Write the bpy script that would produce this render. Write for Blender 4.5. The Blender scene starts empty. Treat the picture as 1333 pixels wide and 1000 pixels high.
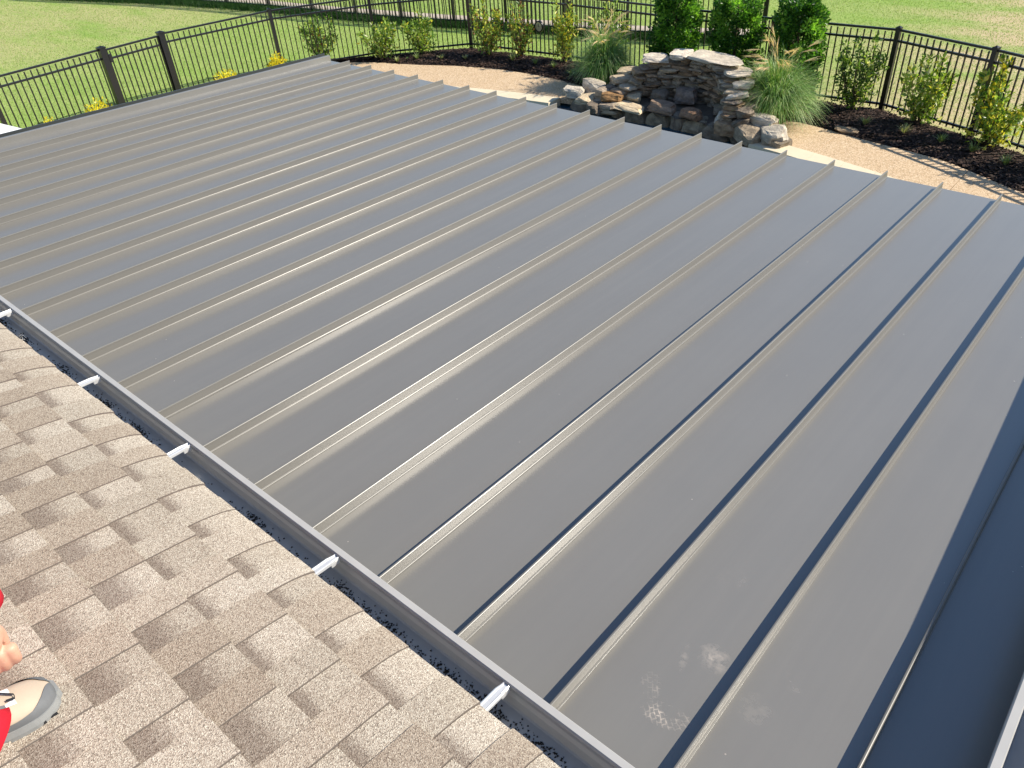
import bpy, math, random
import numpy as np
from mathutils import Vector, Matrix
rnd = random.Random(7); rs = np.random.RandomState(11)
R = math.radians
scene = bpy.context.scene
col = scene.collection

# ------------------------------------------------------------------ camera
cam_d = bpy.data.cameras.new('camera'); cam = bpy.data.objects.new('camera', cam_d); col.objects.link(cam)
cam_d.sensor_width = 36; cam_d.lens = 36 * 1013 / 1333; cam_d.clip_end = 2000; cam_d.clip_start = 0.05
rt = Vector((0.75698, 0.6507, -0.0598)); up = Vector((-0.35853, 0.4900, 0.7946))
fw = up.cross(rt).normalized(); rt = fw.cross(up).normalized()
m = Matrix((rt, up, -fw)).transposed().to_4x4(); m.translation = Vector((3.714, -0.775, 4.461))
cam.matrix_world = m
scene.camera = cam

# ------------------------------------------------------------------ light
SUN_EL, SUN_AZ = 38.0, 48.0          # azimuth from +Y towards +X
w = bpy.data.worlds.new('World'); scene.world = w; w.use_nodes = True
nt = w.node_tree
sky = nt.nodes.new('ShaderNodeTexSky'); sky.sky_type = 'NISHITA'; sky.sun_disc = False
sky.sun_elevation = R(SUN_EL); sky.sun_rotation = R(SUN_AZ); sky.dust_density = 0.1; sky.air_density = 1.0; sky.ozone_density = 2.6
nt.links.new(sky.outputs[0], nt.nodes['Background'].inputs[0]); nt.nodes['Background'].inputs[1].default_value = 0.11
sl = bpy.data.lights.new('sun', 'SUN'); sl.energy = 5.0; sl.angle = R(0.55); sl.color = (1, 0.925, 0.80)
sun = bpy.data.objects.new('sun', sl); col.objects.link(sun)
sd = Vector((math.sin(R(SUN_AZ)) * math.cos(R(SUN_EL)), math.cos(R(SUN_AZ)) * math.cos(R(SUN_EL)), math.sin(R(SUN_EL))))
sun.rotation_euler = sd.to_track_quat('Z', 'Y').to_euler(); sun.location = sd * 30
vs = scene.view_settings
vs.view_transform = 'Standard'; vs.look = 'None'; vs.gamma = 1; vs.use_curve_mapping = False; vs.exposure = 0.5

# ------------------------------------------------------------------ helpers
def mesh(name, V, F, mat=None, smooth=False):
    me = bpy.data.meshes.new(name); me.from_pydata([tuple(map(float, v)) for v in V], [], [tuple(map(int, f)) for f in F])
    if mat:
        for k in (mat if isinstance(mat, (list, tuple)) else [mat]): me.materials.append(k)
    if smooth: me.polygons.foreach_set('use_smooth', [True] * len(me.polygons))
    me.update(); return me
def obj(name, me, parent=None, loc=None, rot=None, scale=None, kind=None):
    o = bpy.data.objects.new(name, me); col.objects.link(o)
    if parent: o.parent = parent
    if loc is not None: o.location = loc
    if rot is not None: o.rotation_euler = rot
    if scale is not None: o.scale = scale
    if kind: o['kind'] = kind
    return o
def tag(o, label, cat, group=None):
    o['label'] = label; o['category'] = cat
    if group: o['group'] = group
    return o
def thing(name, label, cat, loc=(0, 0, 0), group=None, rz=0):
    o = obj(name, None, loc=loc, rot=(0, 0, rz)); return tag(o, label, cat, group)
def struct(name, V, F, mat, smooth=False, parent=None):
    return obj(name, mesh(name, V, F, mat, smooth), parent, kind=None if parent else 'structure')
class MB:
    def __init__(s): s.V = []; s.F = []
    def add(s, V, F):
        n = len(s.V); s.V += [tuple(v) for v in V]; s.F += [tuple(i + n for i in f) for f in F]
    def box(s, a, b):
        (x0, y0, z0), (x1, y1, z1) = a, b
        s.add([(x0, y0, z0), (x1, y0, z0), (x1, y1, z0), (x0, y1, z0), (x0, y0, z1), (x1, y0, z1), (x1, y1, z1), (x0, y1, z1)],
              [(0, 3, 2, 1), (4, 5, 6, 7), (0, 1, 5, 4), (1, 2, 6, 5), (2, 3, 7, 6), (3, 0, 4, 7)])
    def tube(s, pts, rad, n=6):
        pts = [Vector(p) for p in pts]; rings = []
        for i, p in enumerate(pts):
            t = (pts[min(i + 1, len(pts) - 1)] - pts[max(i - 1, 0)]).normalized()
            a = t.orthogonal().normalized(); b = t.cross(a); r = rad[i] if hasattr(rad, '__len__') else rad
            rings.append([p + (a * math.cos(2 * math.pi * k / n) + b * math.sin(2 * math.pi * k / n)) * r for k in range(n)])
        V = [v for q in rings for v in q]; F = []
        for i in range(len(pts) - 1):
            for k in range(n): F.append((i * n + k, i * n + (k + 1) % n, (i + 1) * n + (k + 1) % n, (i + 1) * n + k))
        F.append(tuple(range(n - 1, -1, -1))); F.append(tuple(range((len(pts) - 1) * n, len(pts) * n)))
        s.add(V, F)
    def build(s, name, mat, parent=None, smooth=False, **k): return obj(name, mesh(name, s.V, s.F, mat, smooth), parent, **k)
def attr(me, name, data, typ='FLOAT_COLOR'):
    a = me.attributes.new(name, typ, 'POINT')
    a.data.foreach_set('color' if typ == 'FLOAT_COLOR' else 'value', np.asarray(data, np.float32).ravel())

# ---- node material helper
class NM:
    def __init__(s, name, rough=0.6, spec=0.5, metal=0.0):
        s.m = bpy.data.materials.new(name); s.m.use_nodes = True; s.t = s.m.node_tree; s.b = s.t.nodes['Principled BSDF']
        s.b.inputs['Roughness'].default_value = rough; s.b.inputs['Specular IOR Level'].default_value = spec; s.b.inputs['Metallic'].default_value = metal
        s._pos = None
    def n(s, typ, **kw):
        x = s.t.nodes.new(typ)
        for k, v in kw.items():
            if k.startswith('i_'): x.inputs[k[2:].replace('_', ' ')].default_value = v
            else: setattr(x, k, v)
        return x
    def l(s, a, b): s.t.links.new(a, b)
    def pos(s, scale=None):
        if s._pos is None: s._pos = s.n('ShaderNodeNewGeometry').outputs['Position']
        if scale is None: return s._pos
        mp = s.n('ShaderNodeMapping'); mp.inputs['Scale'].default_value = scale; s.l(s._pos, mp.inputs[0]); return mp.outputs[0]
    def noise(s, scale, detail=4, vec=None, rough=0.55):
        x = s.n('ShaderNodeTexNoise'); x.inputs['Scale'].default_value = scale; x.inputs['Detail'].default_value = detail; x.inputs['Roughness'].default_value = rough
        s.l(vec if vec is not None else s.pos(), x.inputs['Vector']); return x.outputs['Fac']
    def ramp(s, fac, stops, interp='LINEAR'):
        x = s.n('ShaderNodeValToRGB'); cr = x.color_ramp; cr.interpolation = interp
        while len(cr.elements) < len(stops): cr.elements.new(0.5)
        for e, (p, c) in zip(cr.elements, stops): e.position = p; e.color = (c if hasattr(c, '__len__') else (c, c, c)) + (1,) if hasattr(c, '__len__') else (c, c, c, 1)
        s.l(fac, x.inputs[0]); return x.outputs[0]
    def mix(s, fac, a, b, typ='MIX'):
        x = s.n('ShaderNodeMix', data_type='RGBA', blend_type=typ)
        for sock, v in ((x.inputs[0], fac), (x.inputs[6], a), (x.inputs[7], b)):
            if isinstance(v, bpy.types.NodeSocket): s.l(v, sock)
            elif hasattr(v, '__len__'): sock.default_value = tuple(v) + ((1,) if len(v) == 3 else ())
            else: sock.default_value = v
        return x.outputs[2]
    def math(s, op, a, b=0.0, clamp=False):
        x = s.n('ShaderNodeMath', operation=op, use_clamp=clamp)
        for sock, v in ((x.inputs[0], a), (x.inputs[1], b)):
            if isinstance(v, bpy.types.NodeSocket): s.l(v, sock)
            else: sock.default_value = v
        return x.outputs[0]
    def color(s, c):
        if isinstance(c, bpy.types.NodeSocket): s.l(c, s.b.inputs['Base Color'])
        else: s.b.inputs['Base Color'].default_value = tuple(c) + (1,)
        return s
    def bump(s, h, strength=0.3, dist=0.01):
        x = s.n('ShaderNodeBump'); x.inputs['Strength'].default_value = strength; x.inputs['Distance'].default_value = dist
        s.l(h, x.inputs['Height']); s.l(x.outputs[0], s.b.inputs['Normal']); return s
    def rough(s, v): s.l(v, s.b.inputs['Roughness']); return s

M = {}
def simple(name, c, rough=0.6, spec=0.5, metal=0.0, var=0.0, scale=8.0, bump=0.0, bscale=60, bd=0.004):
    k = NM(name, rough, spec, metal)
    if var:
        f = k.noise(scale, 5)
        k.color(k.mix(f, tuple(x * (1 - var) for x in c), tuple(min(1, x * (1 + var)) for x in c)))
    else: k.color(c)
    if bump: k.bump(k.noise(bscale, 3), bump, bd)
    M[name] = k.m; return k.m

# roof metal : painted steel, slight oil-canning, dust film and a few scuffs
def metal_roof():
    k = NM('painted_metal', 0.36, 1.0, 0.0); k.b.inputs['IOR'].default_value = 1.58
    dust = k.noise(1.7, 6, rough=0.65); fine = k.noise(9, 4)
    base = k.mix(dust, (0.172, 0.163, 0.145), (0.194, 0.185, 0.166))
    base = k.mix(k.math('MULTIPLY', fine, 0.25), base, (0.19, 0.181, 0.163))
    streak = k.noise(1.0, 6, vec=k.pos((26, 0.9, 1)), rough=0.65); film = k.noise(0.55, 3)
    base = k.mix(k.math('MULTIPLY', k.math('MULTIPLY', k.math('SUBTRACT', streak, 0.42, True), 2.2), k.math('MULTIPLY', film, 0.55)), base, (0.235, 0.218, 0.19))
    # dusty boot prints near the gutter: (x, y, half length x, half width y, angle)
    g = k.n('ShaderNodeSeparateXYZ'); k.l(k.pos(), g.inputs[0])
    mask = None
    for (cx, cy, a, b, ang, tread, st) in ((3.262, 0.150, 0.066, 0.034, 0.25, 1, 2.2), (3.192, 0.195, 0.028, 0.042, 0.5, 1, 1.3), (3.272, 0.36, 0.045, 0.050, 0.6, 0, 0.8),
                                           (3.215, 0.315, 0.012, 0.05, 0.3, 0, 0.5), (3.45, 0.42, 0.04, 0.03, 0.2, 0, 0.3), (3.42, 0.30, 0.05, 0.05, 0.2, 0, 0.2), (3.19, 0.62, 0.05, 0.05, .4, 0, .12)):
        dx = k.math('SUBTRACT', g.outputs[0], cx); dy = k.math('SUBTRACT', g.outputs[1], cy)
        c_, s_ = math.cos(ang), math.sin(ang)
        u = k.math('ADD', k.math('MULTIPLY', dx, c_ / a), k.math('MULTIPLY', dy, s_ / a))
        v = k.math('ADD', k.math('MULTIPLY', dx, -s_ / b), k.math('MULTIPLY', dy, c_ / b))
        r2 = k.math('ADD', k.math('MULTIPLY', u, u), k.math('MULTIPLY', v, v))
        e = k.math('SUBTRACT', 1.0, r2, True)
        n2 = k.noise(46, 6, rough=0.75); n3 = k.math('MULTIPLY', k.math('SUBTRACT', k.noise(17, 3), 0.38, True), 5.0, True); e = k.math('MULTIPLY', e, n3)
        e = k.math('MULTIPLY', k.math('MULTIPLY', e, k.math('MULTIPLY', k.math('SUBTRACT', n2, 0.40, True), 4.2)), st, True)
        if tread:
            br = k.n('ShaderNodeTexBrick', i_Scale=52.0, i_Mortar_Size=0.07, i_Brick_Width=0.8, i_Row_Height=0.6)
            mp = k.n('ShaderNodeMapping'); mp.inputs['Rotation'].default_value = (0, 0, ang + 0.5); k.l(k.pos(), mp.inputs[0]); k.l(k.mix(0.02, mp.outputs[0], k.n('ShaderNodeTexNoise', i_Scale=9.0).outputs['Color'], 'ADD'), br.inputs['Vector'])
            e = k.math('MULTIPLY', e, k.math('ADD', k.math('MULTIPLY', br.outputs['Fac'], 0.85), 0.15))
        mask = e if mask is None else k.math('MAXIMUM', mask, e)
    speck = k.n('ShaderNodeTexVoronoi', feature='F1'); speck.inputs['Scale'].default_value = 13; k.l(k.pos(), speck.inputs['Vector'])
    spk = k.math('MULTIPLY', k.math('LESS_THAN', speck.outputs['Distance'], 0.028), k.math('GREATER_THAN', k.noise(3.1, 2), 0.52))
    mask = k.math('MAXIMUM', mask, k.math('MULTIPLY', spk, 0.55))
    k.color(k.mix(mask, base, (0.42, 0.36, 0.30)))
    ro = k.math('ADD', k.math('MULTIPLY', dust, 0.08), 0.215)
    k.rough(k.math('ADD', ro, k.math('MULTIPLY', mask, 0.4)))
    k.bump(k.noise(1.0, 1, vec=k.pos((3.0, 0.6, 1))), 0.3, 0.012)
    M['metal'] = k.m
metal_roof()
simple('seam_metal', (0.165, 0.157, 0.141), 0.33, 0.6, 0.0, 0.06, 3)
simple('gutter_metal', (0.43, 0.42, 0.40), 0.22, 0.5, 0.0, 0.12, 12)
simple('rake_dark', (0.04, 0.045, 0.045), 0.4)
simple('aluminium', (0.80, 0.80, 0.79), 0.32, 0.5, 0.45, 0.06, 60)
simple('fascia', (0.62, 0.60, 0.56), 0.5)
simple('fence_black', (0.012, 0.0125, 0.0135), 0.33)
simple('wood_post', (0.28, 0.22, 0.16), 0.8, var=0.3, scale=14)
simple('brick_wall', (0.36, 0.27, 0.21), 0.8, var=0.3, scale=9, bump=0.3)
simple('beam', (0.10, 0.095, 0.09), 0.5)
simple('concrete', (0.50, 0.42, 0.33), 0.85, var=0.18, scale=5, bump=0.2)
simple('white_plastic', (0.82, 0.82, 0.80), 0.45)
simple('plaster_pool', (0.10, 0.24, 0.34), 0.6)
simple('silver', (0.6, 0.6, 0.58), 0.35, 0.5, 0.6, 0.4, 40)
simple('debris', (0.02, 0.017, 0.014), 0.9)
simple('bark', (0.11, 0.075, 0.05), 0.9, var=0.3, scale=30)

# shingles: granule mix tinted per piece; recess pieces carry a darker printed band at their upper end
def shingle_mat(name, joined):
    k = NM(name, 0.9, 0.2)
    v = k.n('ShaderNodeTexVoronoi', feature='F1'); v.inputs['Scale'].default_value = 430; k.l(k.pos(), v.inputs['Vector'])
    sp = k.n('ShaderNodeSeparateColor'); k.l(v.outputs['Color'], sp.inputs[0])
    gran = k.ramp(sp.outputs[0], [(0.0, (0.17, 0.14, 0.12)), (0.08, (0.29, 0.24, 0.20)), (0.30, (0.46, 0.40, 0.34)), (0.60, (0.56, 0.51, 0.44)), (0.88, (0.72, 0.68, 0.60)), (1.0, (0.85, 0.83, 0.78))], 'CONSTANT')
    gran = k.mix(k.noise(110, 3, rough=.7), k.mix(0.5, gran, (0.48, 0.425, 0.36)), gran)
    if joined: tint = k.n('ShaderNodeAttribute', attribute_name='tint').outputs['Color']
    else: tint = k.n('ShaderNodeObjectInfo').outputs['Color']
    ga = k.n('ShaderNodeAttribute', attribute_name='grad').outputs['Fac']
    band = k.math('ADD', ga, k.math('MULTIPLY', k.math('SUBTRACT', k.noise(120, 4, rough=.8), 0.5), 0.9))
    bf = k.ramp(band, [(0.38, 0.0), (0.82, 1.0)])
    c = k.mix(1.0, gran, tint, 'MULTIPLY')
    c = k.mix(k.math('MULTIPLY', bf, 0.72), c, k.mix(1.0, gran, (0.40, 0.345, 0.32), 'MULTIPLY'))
    blot = k.noise(2.4, 4)
    c = k.mix(1.0, c, k.ramp(blot, [(0.3, (0.92, 0.90, 0.88)), (0.7, (1.0, 1.0, 1.0))]), 'MULTIPLY')
    k.color(c); k.bump(v.outputs['Distance'], 0.6, 0.003); M[name] = k.m
shingle_mat('shingle', False); shingle_mat('shingle_joined', True)

def leaf_mat(name, rough=0.42, trans=0.25):
    k = NM(name, rough, 0.5)
    a = k.n('ShaderNodeAttribute', attribute_name='tint').outputs['Color']
    k.color(a)
    tr = k.n('ShaderNodeBsdfTranslucent'); k.l(k.mix(1.0, a, (1.5, 1.5, 0.7), 'MULTIPLY'), tr.inputs[0])
    mx = k.n('ShaderNodeMixShader'); mx.inputs[0].default_value = trans
    k.l(k.b.outputs[0], mx.inputs[1]); k.l(tr.outputs[0], mx.inputs[2]); k.l(mx.outputs[0], k.t.nodes['Material Output'].inputs[0])
    M[name] = k.m
leaf_mat('leaf', 0.38, 0.38); leaf_mat('blade', 0.5, 0.3); leaf_mat('plume', 0.8, 0.35); leaf_mat('lawn_blade', 0.55, 0.3)

def lawn_mat():
    k = NM('lawn', 0.9, 0.15)
    big = k.noise(0.16, 4, rough=.6); mid = k.noise(1.1, 5, rough=.65); fine = k.noise(26, 4, rough=.75)
    g = k.mix(fine, (0.16, 0.28, 0.045), (0.36, 0.51, 0.115))
    g = k.mix(k.ramp(mid, [(0.35, 0.0), (0.75, 0.55)]), g, (0.40, 0.50, 0.14))
    st = k.noise(0.8, 5, vec=k.pos((0.35, 1.2, 1)), rough=.6)
    sx = k.n('ShaderNodeSeparateXYZ'); k.l(k.pos(), sx.inputs[0])
    # worn, dry turf in the field right of the yard and a thin patch beyond the left fence
    dry = k.ramp(k.math('ADD', k.math('MULTIPLY', st, 0.7), k.math('MULTIPLY', fine, 0.35)), [(0.40, 0.0), (0.55, 1.0)])
    fr = k.math('MULTIPLY', k.math('ADD', k.math('ADD', sx.outputs[0], 3.5), k.math('MULTIPLY', k.math('SUBTRACT', big, .5), 6)), 0.25, True)
    fl = k.math('MULTIPLY', k.math('SUBTRACT', -15.0, sx.outputs[0]), 0.2, True)
    zone = k.math('ADD', k.math('MULTIPLY', fr, 1.0), k.math('MULTIPLY', fl, 0.42), True)
    zone = k.math('ADD', zone, 0.16, True)
    g = k.mix(k.math('MULTIPLY', dry, zone), g, (0.58, 0.47, 0.27))
    k.color(g); k.bump(fine, 0.8, 0.03); M['lawn'] = k.m
lawn_mat()
def aggregate():
    k = NM('aggregate', 0.85, 0.3)
    v = k.n('ShaderNodeTexVoronoi', feature='F1'); v.inputs['Scale'].default_value = 75; k.l(k.pos(), v.inputs['Vector'])
    sp = k.n('ShaderNodeSeparateColor'); k.l(v.outputs['Color'], sp.inputs[0])
    c = k.ramp(sp.outputs[0], [(0, (0.30, 0.20, 0.11)), (0.3, (0.53, 0.37, 0.22)), (0.7, (0.66, 0.49, 0.31)), (1, (0.78, 0.63, 0.45))])
    c = k.mix(k.math('MULTIPLY', k.noise(0.9, 5), 0.45), c, (0.58, 0.42, 0.26))
    k.color(c); k.bump(v.outputs['Distance'], 0.5, 0.006); M['aggregate'] = k.m
aggregate()
simple('coping_stone', (0.72, 0.62, 0.44), 0.7, var=0.12, scale=6, bump=0.15)
simple('mulch_base', (0.022, 0.015, 0.012), 0.95, var=0.5, scale=30, bump=0.8, bscale=45, bd=0.03)
def stone_mat():
    k = NM('stone', 0.8, 0.3)
    oi = k.n('ShaderNodeObjectInfo')
    tc = k.n('ShaderNodeTexCoord').outputs['Object']
    n1 = k.noise(3.5, 6, vec=tc, rough=.7); n2 = k.noise(22, 5, rough=.7)
    c = k.mix(1.0, oi.outputs['Color'], k.ramp(n1, [(0.28, (0.42, 0.38, 0.34)), (0.5, (0.85, 0.82, 0.78)), (0.72, (1.25, 1.2, 1.1))]), 'MULTIPLY')
    c = k.mix(k.math('MULTIPLY', n2, 0.45), c, k.mix(1.0, c, (0.45, 0.43, 0.4), 'MULTIPLY'))
    k.color(c); k.bump(k.math('ADD', n2, k.math('MULTIPLY', n1, 1.5)), 0.7, 0.02); M['stone'] = k.m
stone_mat()
def water_mat():
    k = NM('pool_water', 0.06, 0.5); k.color((0.012, 0.075, 0.12)); k.bump(k.noise(5, 3), 0.25, 0.02); M['water'] = k.m
water_mat()

# ------------------------------------------------------------------ ground
H0 = 2.7; PW = 0.305; SL = math.tan(R(2.4))
def mulch_edge(x):      # patio / planting bed boundary
    xs = [-12, -10.6, -9.98, -9.19, -8.26, -7.39, -6.42, -5.62, -4.8, -3.0, -1.4, -0.73, 0, 0.57, 1.24, 1.73, 2.38, 4, 7]
    ys = [9.4, 10.15, 10.45, 10.68, 11.08, 11.30, 11.36, 11.30, 11.15, 11.2, 11.42, 11.34, 11.17, 11.08, 10.95, 10.70, 10.36, 9.6, 8.6]
    return float(np.interp(x, xs, ys))
def cope(x): return 10.56 - 0.035 * (x + 3.2) ** 2
HX0, HX1, HY0, HY1 = -8.0, 1.6, 5.3, 10.6
xs = sorted(set([-900, -300, -120, -60, HX0, HX1, 60, 120, 300, 900] + list(range(-40, 41, 4)))); ys = sorted(set([-900, -300, -100, -40, -20, HY0, HY1, 60, 120, 300, 900] + list(range(-8, 41, 4))))
V = [(x, y, 0) for y in ys for x in xs]; F = []
for j in range(len(ys) - 1):
    for i in range(len(xs) - 1):
        cx, cy = (xs[i] + xs[i + 1]) / 2, (ys[j] + ys[j + 1]) / 2
        if HX0 < cx < HX1 and HY0 < cy < HY1: continue
        n = len(xs); F.append((j * n + i, j * n + i + 1, (j + 1) * n + i + 1, (j + 1) * n + i))
struct('lawn', V, F, M['lawn'])

# patio slabs, cut by control joints (each slab a piece with a recessed joint round it)
patio = obj('patio', None, kind='structure')
def slab(x0, x1, f0, f1, n=8, top=0.03):
    g = 0.004
    X = np.linspace(x0 + g, x1 - g, n + 1); V = []; F = []
    for x in X: V += [(x, f0(x), top), (x, f1(x), top), (x, f0(x), -0.05), (x, f1(x), -0.05)]
    for i in range(n):
        a = i * 4; b = a + 4
        F += [(a, b, b + 1, a + 1), (a + 2, b + 2, b, a), (a + 1, b + 1, b + 3, a + 3)]
    F += [(0, 1, 3, 2), (n * 4 + 1, n * 4, n * 4 + 2, n * 4 + 3)]
    return obj('patio_slab', mesh('patio_slab', V, F, M['aggregate']), patio)
cuts = [-10.6, -8.9, -6.95, -5.0, -3.0, -1.6, -0.35, 1.6]
for a, b in zip(cuts[:-1], cuts[1:]):
    lo = (lambda x: cope(max(x, HX0)) + 0.002) 
    slab(a, b, lo, lambda x: mulch_edge(x) - 0.01)
slab(1.6, 3.2, lambda x: 5.31, lambda x: mulch_edge(x) - 0.01); slab(3.2, 7.0, lambda x: 5.31, lambda x: mulch_edge(x) - 0.01)
slab(-10.6, -8.35, lambda x: 5.31, lambda x: cope(HX0) - 0.006)
for a in np.arange(-10.6, 6.5, 2.2): slab(a, min(a + 2.2, 7), lambda x: -0.45, lambda x: 2.4, 2); slab(a, min(a + 2.2, 7), lambda x: 2.408, lambda x: 4.94, 2)
# pool coping blocks, basin, water
cop = obj('pool_coping', None, kind='structure')
def cblock(p):
    V = [(x, y, z) for z in (0.045, -0.2) for x, y in p]
    obj('coping_block', mesh('coping_block', V, [(0, 1, 2, 3), (7, 6, 5, 4), (0, 4, 5, 1), (1, 5, 6, 2), (2, 6, 7, 3), (3, 7, 4, 0)], M['coping_stone']), cop)
X = np.linspace(-8.0, 1.6, 21); CW = 0.34
for a, b in zip(X[:-1], X[1:]):
    a += 0.003; b -= 0.003
    if not -4.9 < (a + b) / 2 < -1.05: cblock([(a, cope(a) - CW), (b, cope(b) - CW), (b, cope(b)), (a, cope(a))])
    cblock([(a, 4.96), (b, 4.96), (b, 5.3), (a, 5.3)])
for y in np.arange(5.31, 9.3, 0.48):
    cblock([(-8.34, y), (-8.0, y), (-8.0, y + 0.47), (-8.34, y + 0.47)]); cblock([(1.254, y), (1.594, y), (1.594, y + 0.47), (1.254, y + 0.47)])
pool = MB(); pool.box((HX0 - 0.05, HY0 - 0.05, -1.6), (HX1 + 0.05, HY1 + 0.05, -1.5))
for a, b in (((HX0 - .05, HY0 - .05), (HX0, HY1)), ((HX1, HY0 - .05), (HX1 + .05, HY1)), ((HX0, HY0 - .05), (HX1, HY0)), ((HX0, HY1), (HX1, HY1 + .05))):
    pool.box((a[0], a[1], -1.5), (b[0], b[1], -0.06))
o = pool.build('pool_basin', M['plaster_pool']); o['kind'] = 'structure'
struct('water', [(HX0, HY0, -0.09), (HX1, HY0, -0.09), (HX1, HY1, -0.09), (HX0, HY1, -0.09)], [(0, 1, 2, 3)], M['water'])

# far walking path
pc = [(-40, 8.2), (-30, 10.3), (-22, 12.35), (-19.2, 12.85), (-15, 13.4), (-11.8, 14.0), (-9.0, 14.65), (-6.6, 15.2), (-4.9, 15.72), (-4.3, 15.98)]
pth = obj('path', None, kind='structure')
def along(poly, step):
    P = [np.array(p, float) for p in poly]; out = []
    for a, b in zip(P[:-1], P[1:]):
        n = max(1, int(round(np.linalg.norm(b - a) / step)))
        out += [a + (b - a) * i / n for i in range(n)]
    return out + [P[-1]]
pp = along(pc, 1.25)
def nrm(P, i):
    t = P[min(i + 1, len(P) - 1)] - P[max(i - 1, 0)]; t = t / np.linalg.norm(t); return np.array([-t[1], t[0]])
for i in range(len(pp) - 1):
    a, b = pp[i], pp[i + 1]; na, nb = nrm(pp, i) * 0.36, nrm(pp, i + 1) * 0.36; d = (b - a) * 0.006
    q = [a - na + d, b - nb - d, b + nb - d, a + na + d]
    V = [(p[0], p[1], z) for z in (0.03, -0.03) for p in q]
    obj('path_slab', mesh('path_slab', V, [(0, 1, 2, 3), (0, 4, 5, 1), (1, 5, 6, 2), (2, 6, 7, 3), (3, 7, 4, 0)], M['concrete']), pth)

# fence line of the yard
near_posts = [(-11.62, 1.3), (-11.62, 3.45), (-11.72, 5.5), (-11.76, 6.69), (-11.41, 8.92), (-10.45, 10.75), (-9.06, 12.3), (-6.5, 12.52), (-4.3, 12.5), (-2.19, 12.5), (-0.25, 12.63), (1.24, 12.12), (2.9, 11.4), (4.6, 10.5), (6.4, 9.3)]
def fence_y(x):
    p = near_posts[4:]; return float(np.interp(x, [a for a, b in p], [b for a, b in p]))
# planting bed: mounded mulch
bx = np.linspace(-11.2, 6.2, 140); by = np.linspace(0, 1, 16); V = []; F = []
def bed_z(x, f): return 0.008 + 0.055 * math.sin(math.pi * min(max(f, 0), 1)) ** 0.6 + 0.012 * math.sin(5.3 * x + 9 * f) * math.sin(3 * f + 2.1 * x)
def bed_y(x, f):
    a, b = mulch_edge(x), fence_y(x) - 0.06; return a + (max(b, a + .05) - a) * f
for x in bx:
    for f in by: V.append((x, bed_y(x, f), bed_z(x, f)))
n = len(by)
for i in range(len(bx) - 1):
    for j in range(n - 1): F.append((i * n + j, (i + 1) * n + j, (i + 1) * n + j + 1, i * n + j + 1))
struct('planting_bed', V, F, M['mulch_base'], True)
# mulch chips
def chips():
    N = 26000; V = np.zeros((N * 4, 3)); tint = np.zeros((N * 4, 4)); 
    for i in range(N):
        x = rs.uniform(-11.1, 3.5); f = rs.uniform(-0.02, 0.99); y = bed_y(x, f); z = bed_z(x, f) + rs.uniform(0.004, 0.02)
        L = rs.uniform(0.015, 0.05); W = rs.uniform(0.005, 0.014); a = rs.uniform(0, 6.28); t = rs.uniform(-0.35, 0.35); r = rs.uniform(-.5, .5)
        ux, uy = math.cos(a), math.sin(a)
        for k, (s, q) in enumerate(((-1, -1), (1, -1), (1, 1), (-1, 1))):
            V[i * 4 + k] = (x + ux * L * s - uy * W * q, y + uy * L * s + ux * W * q, z + t * L * s + r * W * q)
        b = rs.uniform(0.3, 1.7) if rs.rand() > .07 else 3.5
        tint[i * 4:i * 4 + 4] = (0.050 * b, 0.030 * b, 0.022 * b, 1)
    me = mesh('mulch_chips', V, np.arange(N * 4).reshape(-1, 4), M['mulch_chip']); attr(me, 'tint', tint)
    obj('mulch_chips', me, kind='stuff')
k = NM('mulch_chip', 0.85, 0.3); k.color(k.n('ShaderNodeAttribute', attribute_name='tint').outputs['Color']); M['mulch_chip'] = k.m
chips()

# ------------------------------------------------------------------ grass blades on the lawn
def blades(name, pts, h, wd, cols, lean=0.5, mat='lawn_blade'):
    N = len(pts); a = rs.uniform(0, 6.28, N); hh = rs.uniform(0.6, 1.2, N) * h; ln = rs.uniform(0, lean, N) * hh; b = rs.uniform(0, 6.28, N)
    V = np.zeros((N, 3, 3)); dx, dy = np.cos(a) * wd, np.sin(a) * wd
    V[:, 0] = np.c_[pts[:, 0] - dx, pts[:, 1] - dy, np.zeros(N)]; V[:, 1] = np.c_[pts[:, 0] + dx, pts[:, 1] + dy, np.zeros(N)]
    V[:, 2] = np.c_[pts[:, 0] + np.cos(b) * ln, pts[:, 1] + np.sin(b) * ln, hh]
    me = bpy.data.meshes.new(name); me.vertices.add(N * 3); me.vertices.foreach_set('co', V.ravel()); me.loops.add(N * 3); me.polygons.add(N)
    me.loops.foreach_set('vertex_index', np.arange(N * 3)); me.polygons.foreach_set('loop_start', np.arange(N) * 3); me.polygons.foreach_set('loop_total', np.full(N, 3))
    me.materials.append(M[mat]); me.update(); c = np.repeat(cols(N), 3, 0); attr(me, 'tint', np.c_[c, np.ones(N * 3)])
    return obj(name, me, kind='stuff')
def turf_pts(n, x0, x1, y0, y1):
    P = np.c_[rs.uniform(x0, x1, n), rs.uniform(y0, y1, n)]
    d = np.array([abs(p[1] - np.interp(p[0], [q[0] for q in pc], [q[1] for q in pc])) if p[0] < -4.25 else 9 for p in P])
    ins = (P[:, 0] > -10.9) & (P[:, 1] < np.array([fence_y(x) for x in P[:, 0]]) + 0.03)
    return P[(d > 0.42) & ~ins]
def green(N):
    t = rs.uniform(0, 1, N)[:, None]; c = np.array([0.155, 0.27, 0.045]) * (1 - t) + np.array([0.36, 0.51, 0.115]) * t
    dry = rs.uniform(0, 1, N) < 0.07; c[dry] = (0.42, 0.36, 0.17); return c
blades('lawn_grass', turf_pts(520000, -30, 6, 2.5, 25), 0.024, 0.006, green, 1.6)
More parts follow.
